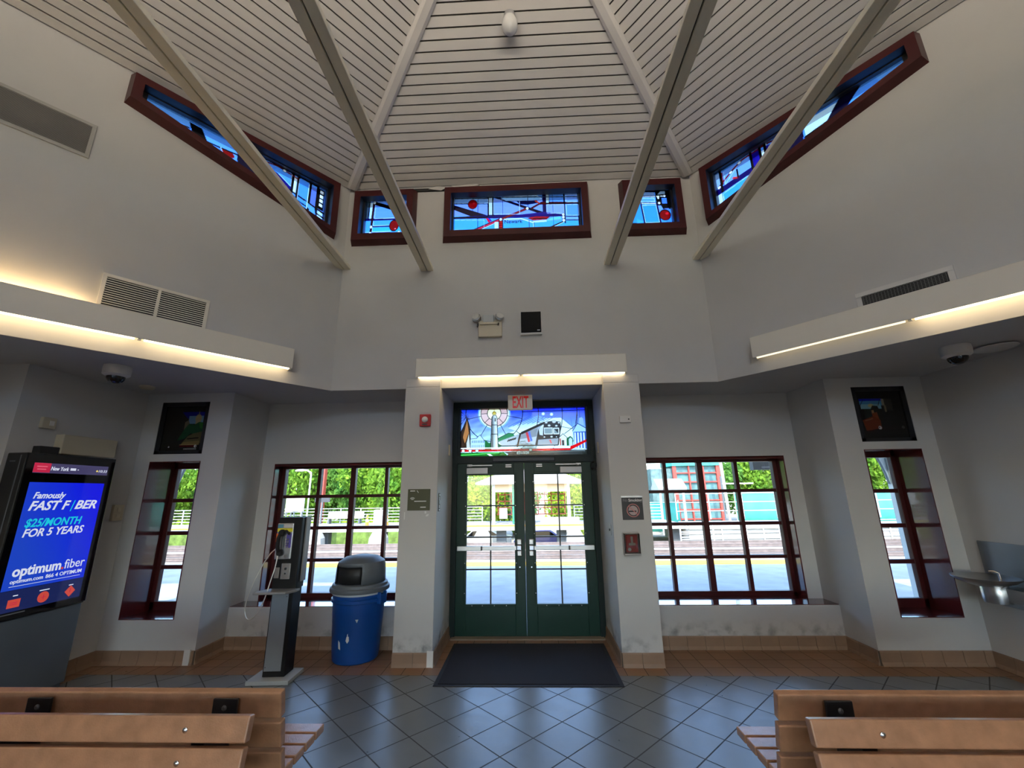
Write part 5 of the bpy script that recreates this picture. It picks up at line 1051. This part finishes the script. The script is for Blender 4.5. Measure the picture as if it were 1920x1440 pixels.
# far platform furniture
r = thing('platform_bench', 'cream bench against the railing of the far platform', 'bench', (-13.2, YO + 3.8, ZO)); BC = mat('cream_bench', (.75, .68, .5), .6); bx(-1.3, 1.3, -.4, 0, .36, .42).build('seat', BC, r); bx(-1.3, 1.3, -.03, .03, .44, .78).build('backrest', BC, r)
for x in (-1.1, 1.1): bx(x - .05, x + .05, -.38, .02, 0, .44).build('leg', SREC, r)
def cone(x, y, label):
    r = thing('traffic_cone', label, 'traffic cone', (x, y, ZO)); bx(-.17, .17, -.17, .17, 0, .03).build('base', mat('cone_orange', (.85, .22, .02), .6), r); MB().lathe([(.13, .03), (.03, .7)], n=14).build('body', mat('cone_orange', (.85, .22, .02), .6), r, smooth=True); MB().lathe([(.098, .28), (.075, .45)], n=14).build('band', INKW, r, smooth=True)
cone(-10.55, YO + .9, 'orange cone left of the grey trash box on the far platform'); cone(-9.25, YO + .9, 'orange cone right of the grey trash box on the far platform'); cone(-4.74, YO + .9, 'orange cone at the left end of the far shelter')
r = thing('trash_box', 'grey trash box between two cones on the far platform', 'trash box', (-9.9, YO + 1.6, ZO)); bx(-.4, .4, -.3, .3, 0, 1.0).build('body', mat('grey_box', (.5, .52, .53), .5), r, bevel=.02); bx(-.3, .3, -.32, -.29, .55, .85).build('panel', mat('grey_box_dark', (.33, .35, .36), .5), r)
o = MB().box(-.2, .2, -.2, .2, -2.4, 9).build('red_lamp_post', REDST, None, loc=(-15.7, YO + 4.9, 0)); setp(o, 'thick red steel post behind the far platform railing', 'post')
def lamp(x, y, label, hh):
    r = thing('lamp_post', label, 'lamp post', (x, y, ZO)); MB().tube([(0, 0, 0), (0, 0, hh), (0, 0, hh + .1), (-.3, 0, hh + .3), (-.9, 0, hh + .35)], .06, 8).build('pole', WRAIL, r, smooth=True); MB().lathe([(.05, .12), (.3, 0), (.3, -.06)], (-.9, 0, hh + .3), 14).build('lamp_head', WRAIL, r, smooth=True)
lamp(-16.2, YO + 4.0, 'white platform lamp post with a single arm, left of the red post', 3.5)
for x, y_, w_, z0, h_, lb in ((-17.35, YO + 3.6, .26, .85, .95, 'left white poster board on the far platform'), (-16.55, YO + 3.4, .38, .9, 1.08, 'right white poster board beside the lamp post')):
    r = thing('poster_board', lb, 'sign', (x, y_, ZO)); bx(-w_, w_, -.04, .04, z0, z0 + h_).build('board', INKW, r); bx(-w_ + .05, -w_ + .12, -.03, .03, 0, z0).build('leg', SREC, r); bx(w_ - .12, w_ - .05, -.03, .03, 0, z0).build('leg', SREC, r)
r = thing('track_sign', 'dark sign panel beside the red post', 'sign', (-14.9, YO + 3.5, ZO)); bx(-.55, .55, -.04, .04, 1.5, 1.95).build('panel', SIGND, r); bx(-.05, .05, -.05, .05, 0, 1.5).build('pole', SREC, r)
# glass tower on the right, green cloth fence, pavilion
r = thing('glass_stair_tower', 'red-framed glass stair tower across the tracks', 'tower', (13.7, 30, -1.42)); H = 5.5; Wt = 1.75
bx(-Wt + .1, Wt - .1, .1, 2.6, 0, H - .4).build('glazing', mat('tower_glass', (.10, .20, .19), .55, spec=.2, var=.25, vscale=2.5), r); bx(-Wt - .2, Wt + .2, -.2, 3, H - .42, H).build('roof_band', TEAL, r)
for x in (-Wt, -Wt / 3, Wt / 3, Wt): bx(x - (.14 if abs(x) == Wt else .05), x + (.14 if abs(x) == Wt else .05), -.1, .1, 0, H - .3).build('post', REDST, r)
m = MB()
for z in np.arange(.9, H - .6, .72): m.box(-Wt, Wt, -.05, .06, z - .05, z + .05)
m.build('transoms', REDST, r); bx(-Wt - 1.8, -Wt, .4, 2.6, 0, H - .6).build('side_bay', mat('tower_side', (.13, .20, .19), .8, spec=.1, var=.3, vscale=3), r)
def clothfence(x0, x1, y, z1, label):
    r = thing('cloth_fence', label, 'fence', (0, 0, 0)); n = max(2, int((x1 - x0) / 1.6)); m = MB(); rg = [[(x0 + (x1 - x0) * i / n, y + .08 * math.sin(i * 2.1), -1.42) for i in range(n + 1)], [(x0 + (x1 - x0) * i / n, y + .05 * math.sin(i * 1.3), z1 + .06 * math.sin(i * 1.7)) for i in range(n + 1)]]
    m.loft(rg, closed=False, caps=False); o = m.build('cloth', LTEAL, r, smooth=True); so = o.modifiers.new('s', 'SOLIDIFY'); so.thickness = .03
    m = MB()
    for i in range(0, n + 1, 2): x = x0 + (x1 - x0) * i / n; m.tube([(x, y + .15, -1.42), (x, y + .15, z1 + .15)], .04, 6)
    m.tube([(x0, y - .1, z1), (x1, y - .1, z1)], .03, 6); m.build('poles', WRAIL, r)
clothfence(8.2, 11.9, 29.6, .80, 'teal cloth fence left of the glass tower'); clothfence(17.4, 34, 31.8, 1.5, 'tall teal cloth fence right of the glass tower')
r = thing('pavilion', 'small grey gabled pavilion left of the glass tower', 'pavilion', (10.2, 27.8, -1.42)); MB().loft([[(-.6, -1.0, 3.3), (-.6, 0, 4.0), (-.6, 1.0, 3.3), (-.6, .9, 3.15), (-.6, -.9, 3.15)], [(1.5, -1.0, 3.3), (1.5, 0, 4.0), (1.5, 1.0, 3.3), (1.5, .9, 3.15), (1.5, -.9, 3.15)]]).build('roof', mat('grey_shingle', (.42, .42, .42), .8), r)
for x in (-.4, 1.3): bx(x - .07, x + .07, -.7, -.56, 0, 3.2).build('post', WRAIL, r)
o = MB().tube([(14.6, 27, -1.4), (14.3, 27, 9)], .12, 10).build('utility_pole', mat('pole_grey', (.3, .28, .25), .8)); setp(o, 'grey utility pole standing before the trees, right window', 'pole')
r = thing('fence_sign_post', 'dark pole with a cross arm before the teal fence', 'pole', (12.35, 22.5, -.55)); MB().tube([(0, 0, 0), (0, 0, 3.1)], .06, 8).build('pole', SREC, r); bx(0, 2.0, -.03, .03, 2.6, 2.68).build('arm', WRAIL, r); bx(-.3, .3, -.2, .2, 0, .12).build('foot', SREC, r)
# boulders and cars under the far platform
for x, lb in ((-13.36, 'pale rounded barrier under the far platform, left window'), (-9.33, 'pale rounded barrier behind the bin lid, left window'), (-2.9, 'pale rounded barrier seen low in the left door'), (2.74, 'pale rounded barrier seen low in the right door')):
    o = MB().loft([[(a, -.3, b) for a, b in ((-.55, 0), (.55, 0), (.5, .55), (.3, .9), (0, 1.0), (-.3, .9), (-.5, .55))], [(a, .3, b) for a, b in ((-.55, 0), (.55, 0), (.5, .55), (.3, .9), (0, 1.0), (-.3, .9), (-.5, .55))]]).build('concrete_barrier', CONCL, None, loc=(x, YO - .22, -1.42)); setp(o, lb, 'barrier')
def car(x, y, label, c, nm):
    r = thing('parked_car', label, 'car', (x, y, -2.4)); CP = mat(nm, c, .25, coat=.5, var=0)
    pr = [(-2.1, .3), (-2.15, .62), (-1.5, .8), (-.9, 1.32), (.6, 1.36), (1.3, .92), (2.1, .78), (2.15, .3)]
    MB().loft([[(a, -.85, b) for a, b in pr], [(a, .85, b) for a, b in pr]]).build('body', CP, r, bevel=.08)
    g = [(-1.3, .86), (-.85, 1.25), (.52, 1.28), (1.1, .93)]; MB().loft([[(a, -.87, b) for a, b in g], [(a, .87, b) for a, b in g]]).build('windows', GLASSB, r)
    for a in (-1.35, 1.35):
        MB().lathe([(.33, -.9), (.33, -.68)], (a, 0, .33), 20, 'y').build('wheel', BLACKM, r); MB().lathe([(.2, .9), (.2, .88)], (a, 0, .33), 16, 'y').build('hubcap', ALU, r)
car(.9, 28.5, 'blue parked car seen under the far platform in the right door', (.10, .10, .30), 'car_blue'); car(-3.6, 29.5, 'silver parked car seen under the far platform in the left door', (.45, .47, .42), 'car_silver')
# canopy over the near platform
o = bx(-14, 14, .3, 2.15, 3.42, 3.52).build('platform_canopy', mat('canopy_metal', (.34, .36, .37), .6)); setp(o, 'flat grey platform canopy outside, above the windows', 'canopy')
PST = mat('canopy_post_paint', (.48, .52, .50), .5, var=.04)
def cpost(x, label, s):
    r = thing('canopy_post', label, 'post', (x, 1.6, 0)); bx(-.055, .055, -.055, .055, 0, 3.42).build('column', PST, r)
    pts = [(-s * (.06 + 1.15 * (1 - math.cos(q))), 0, 1.55 + 1.45 * math.sin(q)) for q in np.linspace(.15, math.pi / 2, 12)]
    w = MB(); rings = [[(x_, -.03, z_), (x_, .03, z_), (x_ + 0.0, .03, z_ + .06), (x_, -.03, z_ + .06)] for x_, _, z_ in pts]; w.loft(rings)
    w.loft([[(x_, -.012, z_), (x_, .012, z_), (-s * .0, .012, z_), (-s * .0, -.012, z_)] for x_, _, z_ in pts]); w.build('arched_bracket', mat('bracket_paint', (.16, .20, .21), .5), r)
cpost(6.06, 'pale canopy post with an arched bracket outside the right narrow window', 1); cpost(-6.22, 'pale canopy post with an arched bracket outside the left narrow window', -1)
r = thing('platform_sign', 'dark hanging sign board outside the top of the right window', 'sign', (4.2, 1.9, 1.90)); bx(-.24, .27, -.06, .06, .14, .36).build('board', SIGND, r); bx(-.1, .06, -.062, -.06, .17, .195).build('lettering_strip', INKG, r)
MB().tube([(-.2, 0, .36), (-.2, 0, 1.52)], .012, 6).build('hanger', SREC, r); MB().tube([(.2, 0, .36), (.2, 0, 1.52)], .012, 6).build('hanger', SREC, r)
# trees
LEAF = leafmat('leaf_bright', (.30, .46, .05), (.10, .24, .03)); LEAF2 = leafmat('leaf_mid', (.20, .38, .07), (.07, .2, .04)); LEAF3 = leafmat('leaf_yellowgreen', (.42, .52, .04), (.18, .32, .03)); BARK = mat('bark', (.14, .10, .07), .9, var=.2)
def crown_mesh(seed, n, rx, rz, ls):
    g = np.random.default_rng(seed); nb = 26; c = g.normal(size=(nb, 3)); c /= np.linalg.norm(c, axis=1)[:, None]; c *= g.uniform(.35, .85, (nb, 1)); bi = g.integers(0, nb, n)
    d = g.normal(size=(n, 3)); d /= np.linalg.norm(d, axis=1)[:, None]; P = c[bi] + d * g.uniform(.2, .36, (n, 1)); P = P * [rx, rx, rz]
    a = g.normal(size=(n, 3)); a /= np.linalg.norm(a, axis=1)[:, None]; b = np.cross(a, g.normal(size=(n, 3))); b /= np.linalg.norm(b, axis=1)[:, None]; L = ls * g.uniform(.6, 1.3, (n, 1))
    V = np.stack([P - a * L, P + b * L * .55, P + a * L, P - b * L * .55], 1).reshape(-1, 3); F = np.arange(n * 4).reshape(-1, 4)
    me = bpy.data.meshes.new('crown'); me.from_pydata(V.tolist(), [], F.tolist()); me.update(); return me
CR = [crown_mesh(s, 11000, 3.4, 3.4, .155) for s in (1, 2, 3)]
def tree(x, y, hh, k, m, label, sx=1., name='tree'):
    r = thing(name, label, 'tree', (x, y, -2.4 if x < 8 else -1.42), random.uniform(0, 6))
    me = CR[k].copy(); me.materials.append(m); o = bpy.data.objects.new('crown', me); col.objects.link(o); o.parent = r; o.location = (0, 0, hh * .55); o.scale = (sx, sx, hh * .55 / 3.4 * 1.05)
    MB().tube([(0, 0, 0), (.1, 0, hh * .3), (0, .1, hh * .65)], [.2, .16, .08], 8).build('trunk', BARK, r, smooth=True)
T = [(-33, 33, 9, 0, LEAF, 'leafy tree at the far left, seen through the left narrow window'), (-27, 36, 10, 1, LEAF2, 'bushy tree behind the white poster boards'), (-22, 34, 9, 2, LEAF, 'bright tree behind the platform lamp post'), (-17.5, 36, 10, 0, LEAF2, 'tall tree just right of the red post'), (-13, 33.5, 8.5, 1, LEAF, 'bright tree behind the cream platform bench'), (-9.2, 36, 9.5, 2, LEAF2, 'tree behind the grey trash box'), (-5.0, 33, 6.6, 0, LEAF3, 'low yellow-green tree left of the shelter, seen in the left door'), (-1.5, 37, 8.0, 1, LEAF2, 'dark tree behind the far shelter'), (5.2, 34, 6.8, 2, LEAF3, 'yellow-green tree right of the shelter, seen in the right door'), (8.6, 39, 7.6, 0, LEAF, 'tree behind the small pavilion'), (18.6, 38, 6.2, 1, LEAF2, 'low tree behind the utility pole'), (24, 38, 8.6, 2, LEAF, 'big bright tree behind the tall teal fence'), (31, 37, 9, 0, LEAF, 'tree at the far right behind the teal fence'), (40, 40, 9.5, 1, LEAF2, 'rightmost tree, seen through the right narrow window')]
for x, y, hh, k, m, lb in T: tree(x, y, hh, k, m, lb, sx=1.15)
struct('bank_terrain', bx(-60, -7.5, 28.5, 30, -2.4, -1.0), GRASS, 'grassy bank behind the far platform')
o = bpy.data.objects.new('undergrowth', None); bpy.data.objects.remove(o)
me = crown_mesh(9, 5000, 1., .5, .02); V = np.empty(len(me.vertices) * 3); me.vertices.foreach_get('co', V); V = V.reshape(-1, 3); off = np.repeat(np.random.default_rng(5).uniform(-30, -8, 5000), 4); V[:, 0] = V[:, 0] * 1. + off; V[:, 1] = V[:, 1] * .8 + 29.2; V[:, 2] = V[:, 2] * 1.4 - .85
cen = V.reshape(-1, 4, 3).mean(1, keepdims=True); V = (cen + (V.reshape(-1, 4, 3) - cen) * 8).reshape(-1, 3); me.vertices.foreach_set('co', V.ravel()); me.materials.append(LEAF3); me.update()
o = bpy.data.objects.new('undergrowth', me); col.objects.link(o); setp(o, 'yellow-green weeds on the bank below the far platform', 'weeds', kind='stuff')

# repeats share a group phrase
GR = {'ceiling_beam': 'pale beams under the boarded ceiling', 'fluorescent_light': 'fluorescent wall lights', 'wall_vent': 'vents on the upper walls', 'dome_camera': 'dome cameras under the soffit', 'corner_guard': 'corner guards on the tile base', 'door_chime': 'beige boxes in the door recess', 'bench': 'slatted benches of the hall', 'rail': 'steel rails of the four tracks', 'ballast_gravel': 'ballast beds of the four tracks', 'platform_railing': 'railings of the far platform', 'ramp_railing': 'railings of the ramp', 'traffic_cone': 'orange cones on the far platform', 'poster_board': 'white boards on the far platform', 'cloth_fence': 'teal cloth fences', 'concrete_barrier': 'rounded barriers beside the tracks', 'parked_car': 'parked cars beyond the far platform', 'canopy_post': 'canopy posts outside', 'tree': 'trees beyond the tracks'}
for o in col.objects:
    st = o.name.split('.')[0]
    if o.parent is None and st in GR and o.get('label') and not o.get('group'): o['group'] = GR[st]
